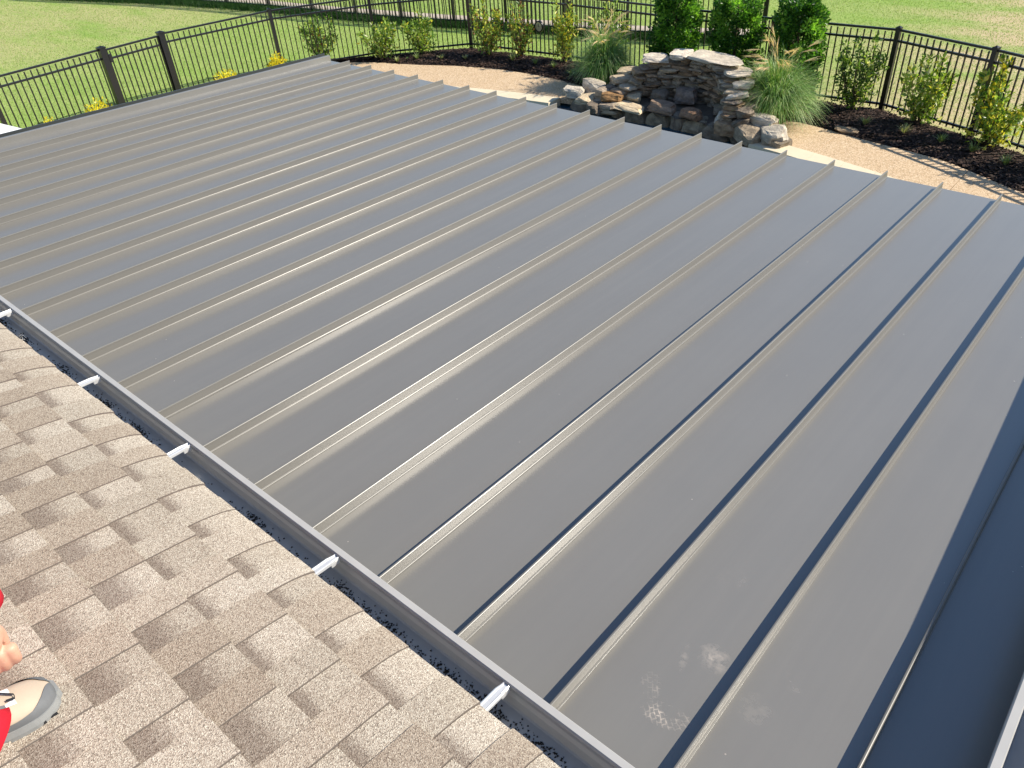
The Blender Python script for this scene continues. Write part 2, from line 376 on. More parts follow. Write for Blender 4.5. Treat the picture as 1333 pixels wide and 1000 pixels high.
# strip of taller, darker green blades along the foot of the far fence
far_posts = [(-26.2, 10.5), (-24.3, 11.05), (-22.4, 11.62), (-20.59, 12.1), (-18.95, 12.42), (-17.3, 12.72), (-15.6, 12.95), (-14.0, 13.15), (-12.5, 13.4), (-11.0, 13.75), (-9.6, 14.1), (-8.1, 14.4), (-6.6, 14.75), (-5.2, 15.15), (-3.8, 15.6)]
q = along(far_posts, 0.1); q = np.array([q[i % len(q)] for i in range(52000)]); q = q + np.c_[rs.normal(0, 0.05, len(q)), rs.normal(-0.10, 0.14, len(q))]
blades('tall_dark_grass', q, 0.13, 0.007, lambda N: np.array([0.035, 0.10, 0.014]) * rs.uniform(0.6, 1.5, N)[:, None], 0.8)

# ------------------------------------------------------------------ standing-seam patio roof
proof = thing('patio_roof', 'low grey standing seam metal patio roof with raised ribs beside the shingle roof', 'roof', (0, 0, 0))
YN, YF = -0.33, 3.90
mz = lambda y: H0 - y * SL
def pan_mesh(width):
    V = []; F = []; X = [0, width]; Y = list(np.linspace(YN, YF, 9))
    for y in Y:
        for x in X: V.append((x, y, mz(y)))
    for j in range(len(Y) - 1):
        F.append((j * 2, j * 2 + 1, j * 2 + 3, j * 2 + 2))
    n = len(V)   # eave hem
    V += [(0, YF + 0.004, mz(YF) - 0.004), (width, YF + 0.004, mz(YF) - 0.004), (0, YF + 0.002, mz(YF) - 0.03), (width, YF + 0.002, mz(YF) - 0.03)]
    F += [(n - 2, n - 1, n + 1, n), (n, n + 1, n + 3, n + 2)]
    return mesh('roof_panel', V, F, M['metal'])
pm = pan_mesh(PW)
RH = 0.040
prof = [(-0.0058, 0.0), (-0.0050, 0.002), (-0.0042, RH - 0.0028), (-0.0030, RH - 0.0006), (0.0004, RH), (0.0020, RH - 0.0005), (0.0033, RH - 0.0017), (0.0039, RH - 0.0034), (0.0040, RH - 0.006),
        (0.0026, RH - 0.0072), (0.0032, 0.0050), (0.0040, 0.0040), (0.0060, 0.0034), (0.0068, 0.0026), (0.0072, 0.0)]
V = []; F = []; n = len(prof); Y = np.linspace(YN, YF - 0.006, 7)
for y in Y: V += [(a, y, mz(y) - H0 + b + 0.0003) for a, b in prof]
for j in range(len(Y) - 1):
    for i in range(n - 1): F.append((j * n + i, j * n + i + 1, (j + 1) * n + i + 1, (j + 1) * n + i))
F += [tuple(range(n)), tuple((len(Y) - 1) * n + i for i in reversed(range(n)))]
seam_me = mesh('standing_seam', V, F, M['seam_metal'])
for i in range(-9, 13):
    p = obj('roof_panel', pm if i < 12 else pan_mesh(0.66), proof, (i * PW, 0, 0))
    if i > -9: obj('standing_seam', seam_me, p, (0, 0, H0), (0, R(rnd.gauss(0, 1.6)), 0))
# rake trim on the far side: face, channel and outer lip
XL = -9 * PW
rp = [(0.0, 0.0), (-0.003, 0.040), (-0.008, 0.044), (-0.028, 0.044), (-0.033, 0.038), (-0.033, -0.16)]
V = []; F = []; n = len(rp)
for y in (YN, YF + 0.012): V += [(XL + a, y, mz(y) + b) for a, b in rp]
for i in range(n - 1): F.append((i, i + 1, n + i + 1, n + i))
obj('rake_trim', mesh('rake_trim', V, F, M['metal']), proof)
rk = [(-0.034, 0.030), (-0.080, 0.030), (-0.080, 0.052), (-0.092, 0.052), (-0.092, -0.16), (-0.034, -0.16)]
V = []; F = []; n = len(rk)
for y in (YN, YF + 0.012): V += [(XL + a, y, mz(y) + b) for a, b in rk]
for i in range(n): F.append((i, (i + 1) % n, n + (i + 1) % n, n + i))
F += [tuple(range(n)), tuple(reversed(range(n, 2 * n)))]
obj('rake_edge', mesh('rake_edge', V, F, M['rake_dark']), proof)
# framing below
for y in (0.35, 2.0, 3.72):
    mb = MB(); mb.box((XL - 0.05, y - 0.05, mz(y) - 0.24), (4.28, y + 0.05, mz(y) - 0.045)); mb.build('beam', M['beam'], proof)
for x in (-2.6, 0.5, 3.6):
    mb = MB(); mb.box((x - 0.07, 3.65, 0.031), (x + 0.07, 3.79, mz(3.72) - 0.24)); mb.box((x - 0.1, 3.62, 0.03), (x + 0.1, 3.82, 0.18)); mb.build('post', M['beam'], proof)

# ------------------------------------------------------------------ house with shingle roof and gutters
WR = 0.075
house = thing('house', 'house with tan laminated shingle roof and grey gutters along its eaves', 'house', (0, 0, 0))
YE, ZE = -0.172, H0 + 0.172; XE = 3.963; T13 = math.tan(R(13))
XV = XE - 0.0; SLAST = 3.3
wl = MB(); wl.box((-3.6, -7, 0.0), (9, -0.5, 2.72)); wl.box((4.35, -0.5, 0), (9, 5.2, 2.72)); wl.build('wall', M['brick_wall'], house)
fb = MB(); fb.box((-3.7, -0.222, H0 + 0.03), (3.985, -0.203, H0 + 0.178)); fb.box((3.994, -0.203, H0 + 0.03), (4.013, 5.3, H0 + 0.178 + WR)); fb.build('fascia', M['fascia'], house)
sf = MB(); sf.box((-3.7, -0.5, H0 + 0.058), (4.0, -0.224, H0 + 0.07)); sf.box((4.015, -0.223, H0 + 0.058), (4.35, 5.3, H0 + 0.07)) if False else sf.box((4.015, -0.203, H0 + 0.058), (4.35, 5.3, H0 + 0.07)); sf.build('soffit', M['fascia'], house)
roof = obj('roof', None, house)
def rz(d, drop=0.024): return ZE + T13 * d + drop * (1 - math.exp(-max(d, 0) / 0.05)) - 0.004
# deck
V = []; F = []; D = [0.02, 0.06, 0.12, 0.3, 1.0, 2.2, 4.2]
for d in D: V += [(-3.75, YE - d, rz(d) - 0.012), (XE + d, YE - d, rz(d) - 0.012)]
for i in range(len(D) - 1): F.append((2 * i, 2 * i + 1, 2 * i + 3, 2 * i + 2))
n = len(V)
for d in D: V += [(XE + d, YE - d - 0.45, rz(d) + WR - 0.012), (XE + d, 5.4, rz(d) + WR - 0.012)]
for i in range(len(D) - 1): F.append((n + 2 * i, n + 2 * i + 1, n + 2 * i + 3, n + 2 * i + 2))
obj('roof_deck', mesh('roof_deck', V, F, M['brick_wall']), roof)
EXP = 0.143 * math.cos(R(13))
def piece(k, tooth, D0=None):
    """one tab of course k, unit width along x (0..1), real y / z; returns V, F, grad"""
    segs = 7 if k == 0 else (3 if k == 1 else 1)
    d0 = k * EXP; d1 = d0 + EXP + 0.012; V = []; F = []; G = []
    ds = [d0 + (d1 - d0) * (i / segs) ** (1.6 if k == 0 else 1) for i in range(segs + 1)]
    if not tooth: ds[0] += 0.0015
    for i, d in enumerate(ds):
        f = (d - d0) / (d1 - d0); off = 0.0065 * (1 - f) + (0.0042 * (1 - 0.35 * f) if tooth else 0)
        z = rz(d) + off
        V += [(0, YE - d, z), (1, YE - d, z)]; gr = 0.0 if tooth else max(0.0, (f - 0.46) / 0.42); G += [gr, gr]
    for i in range(segs): F.append((2 * i, 2 * i + 1, 2 * i + 3, 2 * i + 2))
    m_ = len(V)     # butt edge and sides
    for i, d in enumerate(ds):
        z = rz(d) - 0.006
        V += [(0, YE - d, z), (1, YE - d, z)]; G += [G[2 * i], G[2 * i]]
    F.append((1, 0, m_, m_ + 1))
    for i in range(segs): F += [(2 * i, 2 * i + 2, m_ + 2 * i + 2, m_ + 2 * i), (2 * i + 1, m_ + 2 * i + 1, m_ + 2 * i + 3, 2 * i + 3)]
    return V, F, G
LIGHT = [(0.97, 0.95, 0.895), (0.90, 0.875, 0.82), (1.04, 1.02, 0.97)]; TAN = [(0.79, 0.735, 0.67), (0.86, 0.81, 0.745), (0.94, 0.90, 0.84), (0.77, 0.715, 0.65)]
NC = 23
course = []
for k in range(NC):
    x = -3.75 - rnd.uniform(0, 0.2); tooth = rnd.random() < 0.5; row = []
    while x < XE + 3.4:
        wd = rnd.uniform(0.075, 0.125) if tooth else rnd.choice([rnd.uniform(0.07, 0.10), rnd.uniform(0.09, 0.135)])
        row.append((x, wd, tooth, rnd.choice(TAN if tooth and rnd.random() < .86 else LIGHT))); x += wd
        tooth = not tooth
    course.append(row)
shared = {}
icam = cam.matrix_world.inverted()
def in_frame(p):
    q = icam @ Vector(p); u = q.x / -q.z * 1013 / 666.5; v = q.y / -q.z * 1013 / 500; return q.z < 0 and abs(u) < 1.12 and abs(v) < 1.14
JV, JF, JT, JG, JI = [], [], [], [], []
simple('asphalt_edge', (0.17, 0.14, 0.12), 0.9)
def edge_idx(k, nf):
    sg = 7 if k == 0 else (3 if k == 1 else 1); return [0] * sg + [1] * (nf - sg)
def joinp(k, x, wd, tooth, tint, fn):
    V, F, G = piece(k, tooth); n = len(JV)
    for v in V: JV.append(fn(x + v[0] * wd, v[1], v[2]))
    for f in F: JF.append(tuple(i + n for i in f))
    JT.extend([tint + (1,)] * len(V)); JG.extend(G); JI.extend(edge_idx(k, len(F)))
for k, row in enumerate(course):
    d = (k + 0.5) * EXP
    for x, wd, tooth, tint in row:
        if x > XE + d: continue
        if in_frame((x + wd / 2, YE - d, rz(d))) and x > -1.2:
            if (k, tooth) not in shared:
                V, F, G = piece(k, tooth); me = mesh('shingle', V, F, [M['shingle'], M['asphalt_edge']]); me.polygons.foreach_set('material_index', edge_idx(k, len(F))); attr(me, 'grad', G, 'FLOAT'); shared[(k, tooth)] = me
            o = obj('shingle', shared[(k, tooth)], roof, (x + 0.0008, rnd.uniform(-.003, .001), rnd.uniform(0, .0006)), None, (wd - 0.0016, 1, 1)); o.color = tint + (1,)
        else: joinp(k, x, wd, tooth, tint, lambda X, Y, Z: (X, Y, Z))
for k, row in enumerate(course):     # wing roof: same courses, eave along y
    d = (k + 0.5) * EXP
    for x, wd, tooth, tint in row:
        yy = x + 1.4
        if yy < YE - d - 0.45 or yy > 5.3: continue
        joinp(k, yy, wd, tooth, tint, lambda X, Y, Z: (XE + (YE - Y), X, Z + WR))
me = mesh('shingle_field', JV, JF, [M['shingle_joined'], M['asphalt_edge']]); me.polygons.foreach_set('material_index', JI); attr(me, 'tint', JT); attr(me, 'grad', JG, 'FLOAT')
obj('shingle_field', me, roof, kind='stuff')

# gutters (K profile): p = distance outwards from the fascia line, z
gp = [(0.0, 0.150), (0.0, 0.072), (0.010, 0.068), (0.106, 0.068), (0.111, 0.0705), (0.114, 0.077), (0.118, 0.090), (0.124, 0.101), (0.131, 0.108), (0.1350, 0.113), (0.136, 0.118), (0.136, 0.139), (0.134, 0.1415), (0.119, 0.1415), (0.117, 0.139), (0.117, 0.130)]
def gutter(main):
    V = []; F = []; n = len(gp)
    for j in range(2):
        for p, z in gp:
            if main:
                y = -0.2 + p; V.append(((-3.75 if j == 0 else 3.791 - y), y, H0 + z))
            else:
                x = 3.991 - p; V.append((x, (-0.05 if j == 0 else 5.35), H0 + z + WR))
    for i in range(n - 1): F.append((i, i + 1, n + i + 1, n + i))
    if main: F.append(tuple(range(n)))
    else: F += [tuple(range(n, 2 * n)), tuple(range(n))]
    o = obj('gutter', mesh('gutter', V, F, M['gutter_metal']), house)
    md = o.modifiers.new('s', 'SOLIDIFY'); md.thickness = 0.0016; md.offset = 0
    return o
gm = gutter(True); gw = gutter(False)
# hangers: bright aluminium channel from fascia to lip
def hanger_mesh():
    mb = MB(); pr = [(-0.016, -0.004), (-0.015, 0.0035), (-0.011, 0.005), (-0.007, 0.0012), (0.007, 0.0012), (0.011, 0.005), (0.015, 0.0035), (0.016, -0.004)]
    n = len(pr); V = []; st = [(0.002, 0.134), (0.02, 0.136), (0.09, 0.1345), (0.108, 0.133), (0.1155, 0.1325)]
    for p, z in st: V += [(a * (0.82 if p < .1 else 0.64), p, z + b) for a, b in pr]
    F = [(j * n + i, j * n + i + 1, (j + 1) * n + i + 1, (j + 1) * n + i) for j in range(len(st) - 1) for i in range(n - 1)]
    mb.add(V, F)
    mb.box((-0.011, 0.088, 0.118), (0.011, 0.114, 0.1325)); mb.tube([(0, 0.004, 0.139), (0, 0.018, 0.139)], 0.005)
    return mesh('gutter_hanger', mb.V, mb.F, M['aluminium'])
hm = hanger_mesh()
for x in (-1.9, -1.2, -0.5, 0.185, 0.965, 1.60, 2.355, 2.972): obj('gutter_hanger', hm, gm, (x, -0.2, H0), (0, 0, rnd.uniform(-.10, .10)))
for y in (2.2, 3.0, 3.9): obj('gutter_hanger', hm, gw, (3.991, y, H0 + WR), (0, 0, R(90)))
# grit washed into the gutter
V = []; F = []
for i in range(1500):
    c = rnd.choice([0.1, 0.35, 0.7, 1.05, 1.3, 2.0, 2.42, 2.6, 2.8, 2.95, 3.1, 3.3]); x = rnd.gauss(c, rnd.choice([0.03, 0.06, 0.12])); p = rnd.gauss(0.074, 0.009); p = max(.004, min(p, 0.103)); s = rnd.uniform(0.0014, 0.0042); z = H0 + 0.0695
    y = -0.2 + p; n = len(V); a = rnd.uniform(0, 6)
    V += [(x + s * math.cos(a + t), y + s * math.sin(a + t), z) for t in (0, 2.1, 4.2)] + [(x, y, z + s)]
    F += [(n, n + 1, n + 3), (n + 1, n + 2, n + 3), (n + 2, n, n + 3)]
obj('gutter_grit', mesh('gutter_grit', V, F, M['debris']), gm, kind='stuff')

# ------------------------------------------------------------------ fences
def boxmesh(name, mat):
    mb = MB(); mb.box((-0.5, -0.5, 0), (0.5, 0.5, 1)); return mesh(name, mb.V, mb.F, mat)
FB = M['fence_black']
picket_me = boxmesh('picket', FB); rail_me = boxmesh('rail', FB)
mb = MB(); mb.box((-0.5, -0.5, 0), (0.5, 0.5, 0.985)); mb.box((-0.58, -0.58, 0.9852), (0.58, 0.58, 1.0)); mb.add([(-.5, -.5, 1.0002), (.5, -.5, 1.0002), (.5, .5, 1.0002), (-.5, .5, 1.0002), (0, 0, 1.018)], [(0, 1, 4), (1, 2, 4), (2, 3, 4), (3, 0, 4)])
post_me = mesh('post', mb.V, mb.F, FB)
def panel(root, a, b, h, gap_a, gap_b, sp=0.106, pk=0.0185, off=(0, 0)):
    a, b = np.array(a, float) - off, np.array(b, float) - off; L = np.linalg.norm(b - a); t = (b - a) / L; ang = math.atan2(t[1], t[0])
    mid = (a + t * gap_a + b - t * gap_b) / 2; l = L - gap_a - gap_b
    for z in (0.085, h - 0.20, h - 0.045): obj('rail', rail_me, root, (mid[0], mid[1], z), (0, 0, ang), (l, 0.032, 0.032))
    n = max(2, int(round(l / sp)))
    for i in range(n):
        p = a + t * (gap_a + l * (i + 0.5) / n); obj('picket', picket_me, root, (p[0], p[1], 0.045), (0, 0, ang), (pk, pk, h - 0.06 - 0.045))
def fence(label, posts, h, sizes, skip=()):
    root = thing('iron_fence', label, 'fence', (posts[0][0], posts[0][1], 0)); o2 = np.array(posts[0], float)
    for i, p in enumerate(posts):
        s = sizes.get(i, 0.07); a = posts[max(i - 1, 0)]; b = posts[min(i + 1, len(posts) - 1)]
        obj('post', post_me, root, (p[0] - o2[0], p[1] - o2[1], 0), (0, 0, math.atan2(b[1] - a[1], b[0] - a[0])), (s, s, h + 0.01))
    for i in range(len(posts) - 1):
        if i not in skip: panel(root, posts[i], posts[i + 1], h, sizes.get(i, .07) / 2, sizes.get(i + 1, .07) / 2, off=o2)
    return root
fence('black iron picket fence around the yard behind the planting bed and stone waterfall', near_posts, 1.25, {2: 0.115, 3: 0.115, 9: 0.09}, skip=(2,))
gr = thing('gate', 'narrow black picket gate hung between two thick fence posts', 'gate', (near_posts[2][0], near_posts[2][1], 0))
panel(gr, near_posts[2], near_posts[3], 1.225, 0.085, 0.085, off=near_posts[2])
gl = math.hypot(near_posts[3][0] - near_posts[2][0], near_posts[3][1] - near_posts[2][1]); ga = math.atan2(near_posts[3][1] - near_posts[2][1], near_posts[3][0] - near_posts[2][0])
for d in (0.075, gl - 0.075): obj('stile', picket_me, gr, (math.cos(ga) * d, math.sin(ga) * d, 0.046), (0, 0, ga), (0.035, 0.035, 1.155))
mb = MB(); mb.box((-0.03, -0.02, 0), (0.03, 0.02, 0.14)); mb.box((0.02, -0.012, 0.05), (0.06, 0.012, 0.08)); mb.build('latch', FB, gr, loc=(math.cos(ga) * 0.1 + 0.03, math.sin(ga) * 0.1, 0.98), rot=(0, 0, ga))
fence('black picket fence beside the pale walking path beyond the yard', far_posts, 1.2, dict([(i, 0.052) for i in range(14)] + [(14, 0.09)]))
wp = MB(); wp.tube([(0, 0, 0), (0.004, 0, 0.7), (0, 0.003, 1.32)], [0.062, 0.06, 0.055], 10)
o = wp.build('wooden_post', M['wood_post'], smooth=True, loc=(-1.98, 12.74, 0)); tag(o, 'weathered brown wooden post behind the fence corner', 'post')
# round ornament clipped on the fence
def disc_mesh(r, d, n=28):
    V = []; F = []; pr = [(0, 0.0), (r * .93, 0.0), (r, 0.008), (r, d - 0.01), (r * 0.95, d), (r * .84, d), (r * .80, d - 0.014), (0, d - 0.012)]
    return pr
def lathe(pr, n=28):
    V = []; F = []
    for a in range(n):
        t = 2 * math.pi * a / n
        for p, z in pr: V.append((p * math.cos(t), -z, p * math.sin(t)))
    k = len(pr)
    for a in range(n):
        for i in range(k - 1): F.append((a * k + i, ((a + 1) % n) * k + i, ((a + 1) % n) * k + i + 1, a * k + i + 1))
    return V, F
orn = thing('garden_clock', 'small round silver faced dial with dark rim hung on the fence', 'clock', (-7.16, 12.40, 0.63))
V, F = lathe([(0, 0), (0.10, 0), (0.112, 0.01), (0.112, 0.05), (0.104, 0.06), (0.09, 0.058), (0.088, 0.045)]); obj('rim', mesh('rim', V, F, M['fence_black'], True), orn)
V, F = lathe([(0, 0.047), (0.0879, 0.046)]); obj('face', mesh('face', V, F, M['silver']), orn)
mb = MB(); mb.box((-0.004, -0.052, -0.002), (0.004, -0.0485, 0.06)); mb.box((-0.002, -0.0545, -0.003), (0.045, -0.0525, 0.003)); mb.build('hand', M['fence_black'], orn)

# white lidded box on the lawn past the roof corner
bxr = thing('storage_box', 'white flat lidded storage box on lawn past the far metal roof corner', 'box', (-11.05, 2.95, 0), rz=0.15)
mb = MB(); mb.box((-0.32, -0.42, 0), (0.32, 0.42, 0.52)); mb.build('body', M['white_plastic'], bxr)
mb = MB(); mb.box((-0.35, -0.45, 0.522), (0.35, 0.45, 0.57)); mb.add([(-.33, -.43, .5702), (.33, -.43, .5702), (.33, .43, .5702), (-.33, .43, .5702), (-.2, -.3, .60), (.2, -.3, .60), (.2, .3, .60), (-.2, .3, .60)], [(0, 1, 5, 4), (1, 2, 6, 5), (2, 3, 7, 6), (3, 0, 4, 7), (4, 5, 6, 7)]); mb.build('lid', M['white_plastic'], bxr)

# ------------------------------------------------------------------ stone waterfall
def stone_variant(seed, sub=4):
    r = np.random.RandomState(seed); V = {}; F = []; L = []
    def vid(p):
        key = tuple(np.round(p, 4))
        if key not in V: V[key] = len(L); L.append(np.array(p, float))
        return V[key]
    g = np.linspace(-1, 1, sub + 1)
    for ax in range(3):
        for sg in (-1, 1):
            for i in range(sub):
                for j in range(sub):
                    q = []
                    for a, b in ((i, j), (i + 1, j), (i + 1, j + 1), (i, j + 1)):
                        p = np.zeros(3); p[ax] = sg; p[(ax + 1) % 3] = g[a]; p[(ax + 2) % 3] = g[b]; q.append(vid(p))
                    F.append(q if sg > 0 else q[::-1])
    L = np.array(L); e = 9.0
    nr = (np.abs(L) ** e).sum(1) ** (1 / e); L = L / nr[:, None]
    for c in range(9):
        d = r.normal(size=3); d[2] *= 0.35; d /= np.linalg.norm(d); lim = r.uniform(0.74, 1.05); s = L @ d; over = s > lim; L[over] -= np.outer(s[over] - lim, d) * 0.9
    L += r.normal(0, 0.045, L.shape); L[:, 2] += 0.05 * np.sin(3 * L[:, 0] + seed)
    L *= 0.5
    return mesh('stone', L, F, M['stone'])
SM = [stone_variant(s) for s in range(14)]
wf = thing('rock_waterfall', 'curved dry stacked stone waterfall with pale capstones at the pool edge', 'waterfall', (-2.95, 10.5, 0))
WX, WY = -2.95, 10.5
GREYS = [(0.48, 0.40, 0.31), (0.36, 0.29, 0.22), (0.56, 0.46, 0.34), (0.44, 0.31, 0.20), (0.29, 0.24, 0.19), (0.64, 0.53, 0.39), (0.50, 0.35, 0.23)]
PALE = [(0.86, 0.77, 0.64), (0.80, 0.72, 0.60), (0.90, 0.82, 0.70)]
def stone(x, y, z, dx, dy, dz, rot=0.0, c=None, tilt=0.05, name='stone'):
    o = obj(name, rnd.choice(SM), wf, (x - WX, y - WY, z), (rnd.uniform(-tilt, tilt), rnd.uniform(-tilt, tilt), rot), (dx * 1.08, dy * 1.08, dz * 1.12))
    c = c or rnd.choice(GREYS); v = rnd.uniform(0.85, 1.15); o.color = tuple(v * a for a in c) + (1,); return o
# back wall, courses round an arc open to the pool
ACX, ACY, AR = -2.89, 10.46, 0.98
def wall_h(t):       # t angle in degrees, 0 = right flank, 180 = left flank
    return float(np.interp(t, [-12, 12, 35, 60, 100, 125, 150, 172, 195], [0.34, 0.49, 0.70, 0.775, 0.755, 0.70, 0.46, 0.30, 0.18]))
z = 0.03; cz = 0
while z < 0.90:
    h = rnd.choice([0.05, 0.065, 0.08, 0.10]); t = -14 + rnd.uniform(0, 12)
    while t < 196:
        wd = rnd.uniform(0.15, 0.40); dt = math.degrees(wd / (AR + 0.05)); tm = t + dt / 2
        if z + h * 0.6 < wall_h(tm) + 0.04:
            r_ = AR + rnd.uniform(-0.05, 0.06) + (0.06 if z < 0.2 else 0) * 0
            stone(ACX + 1.08 * r_ * math.cos(R(tm)), ACY + 0.78 * r_ * math.sin(R(tm)), z + h / 2, wd, 0.30, h, R(tm - 90))
        t += dt
    z += h * 0.97
# rubble core behind the facing
V = []; F = []; A = np.linspace(-12, 194, 40)
for t in A:
    c_, s_ = math.cos(R(t)), math.sin(R(t)); hh = max(0.1, wall_h(t) - 0.10)
    V += [(1.08 * 0.95 * c_ + ACX - WX, 0.78 * 0.95 * s_ + 0.02 + ACY - WY, 0), (1.08 * 0.95 * c_ + ACX - WX, 0.78 * 0.95 * s_ + 0.02 + ACY - WY, hh), (1.08 * 1.24 * c_ + ACX - WX, 0.78 * 1.24 * s_ + 0.02 + ACY - WY, hh), (1.08 * 1.24 * c_ + ACX - WX, 0.78 * 1.24 * s_ + 0.02 + ACY - WY, 0)]
for i in range(len(A) - 1):
    for k in range(3): F.append((4 * i + k, 4 * i + k + 1, 4 * i + 5 + k, 4 * i + 4 + k))
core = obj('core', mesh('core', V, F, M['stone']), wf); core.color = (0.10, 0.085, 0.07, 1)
# outer face stones (away from the pool)
z = 0.03
while z < 0.7:
    h = rnd.uniform(0.1, 0.16); t = -10
    while t < 192:
        wd = rnd.uniform(0.22, 0.42); dt = math.degrees(wd / 1.3); tm = t + dt / 2
        if z + h * 0.6 < wall_h(tm): stone(ACX + 1.08 * 1.24 * math.cos(R(tm)), ACY + 0.78 * 1.24 * math.sin(R(tm)), z + h / 2, wd, 0.26, h, R(tm - 90))
        t += dt
    z += h * 0.97
# capstones
for (x, y, z, dx, dy, dz, ro) in ((-2.46, 11.06, 0.885, 0.98, 0.46, 0.07, -0.14), (-2.02, 10.92, 0.795, 0.52, 0.40, 0.065, -0.7), (-3.10, 11.08, 0.88, 0.36, 0.42, 0.08, 0.15), (-3.52, 10.98, 0.80, 0.44, 0.40, 0.07, 0.5),
                                  (-1.80, 10.76, 0.685, 0.34, 0.32, 0.09, -1.1), (-1.76, 10.56, 0.57, 0.34, 0.34, 0.09, -1.25)):
    stone(x - 0.05, y + 0.12, z - 0.035, dx, dy, dz, ro, rnd.choice(PALE), 0.04, 'capstone')
# shelf of the basin
V = []; F = []; nx, ny = 26, 10
for i in range(nx):
    for j in range(ny):
        x = -4.3 + 2.9 * i / (nx - 1); y = 10.34 + 1.0 * j / (ny - 1); V.append((x - WX, y - WY, 0.10 + 0.05 * rs.rand() + 0.03 * j / ny))
for i in range(nx - 1):
    for j in range(ny - 1): F.append((i * ny + j, (i + 1) * ny + j, (i + 1) * ny + j + 1, i * ny + j + 1))
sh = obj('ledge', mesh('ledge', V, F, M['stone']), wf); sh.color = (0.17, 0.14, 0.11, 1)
# pool edge: ledge stones whose face drops to the water
x = -4.85
while x < -1.0:
    wd = rnd.uniform(0.28, 0.55)
    stone(x + wd / 2, cope(x + wd / 2) - 0.02 + rnd.uniform(-0.03, .03), -0.03, wd, 0.34, 0.30, rnd.uniform(-0.1, 0.1), rnd.choice([(0.34, 0.29, 0.22), (0.40, 0.34, 0.25), (0.28, 0.24, 0.19)]), 0.05, 'ledge_stone')
    x += wd * 0.94
# loose rocks on the ledge
OR = (0.46, 0.27, 0.12); CR = (0.80, 0.66, 0.46); LG = (0.74, 0.68, 0.58); PK = (0.46, 0.33, 0.24)
for (x, y, z, dx, dy, dz, ro, c) in ((-4.82, 10.42, 0.17, 0.40, 0.30, 0.20, 0.1, LG), (-4.60, 10.72, 0.22, 0.50, 0.32, 0.22, -0.2, PALE[1]), (-4.46, 10.30, 0.16, 0.34, 0.46, 0.12, 0.3, CR), (-4.22, 10.64, 0.20, 0.42, 0.26, 0.14, 0.1, PK),
                                     (-3.98, 10.38, 0.215, 0.40, 0.34, 0.17, 0.5, OR), (-3.72, 10.58, 0.20, 0.40, 0.26, 0.17, -0.2, CR), (-3.62, 10.30, 0.15, 0.70, 0.30, 0.08, 0.05, CR), (-3.02, 10.44, 0.20, 0.50, 0.28, 0.15, 0.05, PK),
                                     (-2.46, 10.36, 0.19, 0.36, 0.28, 0.17, -0.2, (0.40, 0.25, 0.16)), (-2.84, 10.86, 0.30, 0.40, 0.24, 0.24, 0.1, (0.26, 0.21, 0.18)), (-3.35, 10.82, 0.24, 0.3, 0.22, 0.18, 0.1, GREYS[4]),
                                     (-1.90, 10.42, 0.20, 0.30, 0.28, 0.20, -0.4, LG), (-1.62, 10.60, 0.25, 0.44, 0.30, 0.16, -0.2, CR), (-1.30, 10.48, 0.27, 0.56, 0.36, 0.18, -0.3, PALE[0]), (-1.42, 10.24, 0.13, 0.50, 0.36, 0.24, -0.4, GREYS[2]),
                                     (-1.02, 10.30, 0.17, 0.46, 0.38, 0.22, -0.5, LG), (-1.72, 10.26, 0.14, 0.4, 0.3, 0.22, -0.2, GREYS[3]), (-1.82, 10.86, 0.24, 0.36, 0.34, 0.36, 0.6, PK), (-4.28, 11.02, 0.22, 0.42, 0.30, 0.12, 0.2, GREYS[5]),
                                     (-4.24, 11.06, 0.33, 0.44, 0.30, 0.10, 0.4, GREYS[2]), (-4.20, 11.12, 0.44, 0.36, 0.30, 0.10, 0.1, CR), (-4.42, 11.2, 0.14, 0.4, 0.36, 0.22, 0.1, GREYS[0]), (-2.1, 10.75, 0.2, 0.3, 0.3, 0.2, 0.3, GREYS[1])):
    stone(x, y + 0.05, z, dx * .92, dy * .92, dz * .85, ro, c, 0.1, 'loose_rock')
o = stone(0.10, 11.24, 0.05, 0.34, 0.2, 0.07, 0.1, (0.5, 0.38, 0.26)); o.parent = None; o.name = 'flat_stone'; o.location = (-0.28, 11.34, 0.05); tag(o, 'small flat tan stone at the bed edge beside the large plumed grass', 'stone')

# ------------------------------------------------------------------ plants
def leaves_mesh(name, P, D, L, W, cols, mat, curl=0.25):
    """P base points, D unit directions, L lengths, W half widths; a folded four-sided blade each"""
    N = len(P); D = D / np.linalg.norm(D, axis=1)[:, None]
    S = np.cross(D, rs.normal(size=(N, 3))); S /= np.linalg.norm(S, axis=1)[:, None] + 1e-9; U = np.cross(S, D)
    V = np.zeros((N, 4, 3)); mid = P + D * (L * 0.45)[:, None]
    V[:, 0] = P; V[:, 1] = mid + S * W[:, None] + U * (W * 0.35)[:, None]; V[:, 2] = P + D * L[:, None] - U * (L * curl)[:, None] * 0.5; V[:, 3] = mid - S * W[:, None] + U * (W * 0.35)[:, None]
    b = np.arange(N)[:, None] * 4; T = np.concatenate([b + [0, 1, 2], b + [0, 2, 3]], 0)
    me = bpy.data.meshes.new(name); me.vertices.add(N * 4); me.vertices.foreach_set('co', V.ravel()); n = len(T)
    me.loops.add(n * 3); me.polygons.add(n); me.loops.foreach_set('vertex_index', T.ravel().astype(np.int32)); me.polygons.foreach_set('loop_start', np.arange(n) * 3); me.polygons.foreach_set('loop_total', np.full(n, 3))
    me.materials.append(M[mat]); me.update(); attr(me, 'tint', np.c_[np.repeat(cols, 4, 0), np.ones(N * 4)])
    return me
def palette(N, cs, wts, jit=0.25):
    c = np.array(cs)[rs.choice(len(cs), N, p=np.array(wts) / sum(wts))]; return c * rs.uniform(1 - jit, 1 + jit, (N, 1))
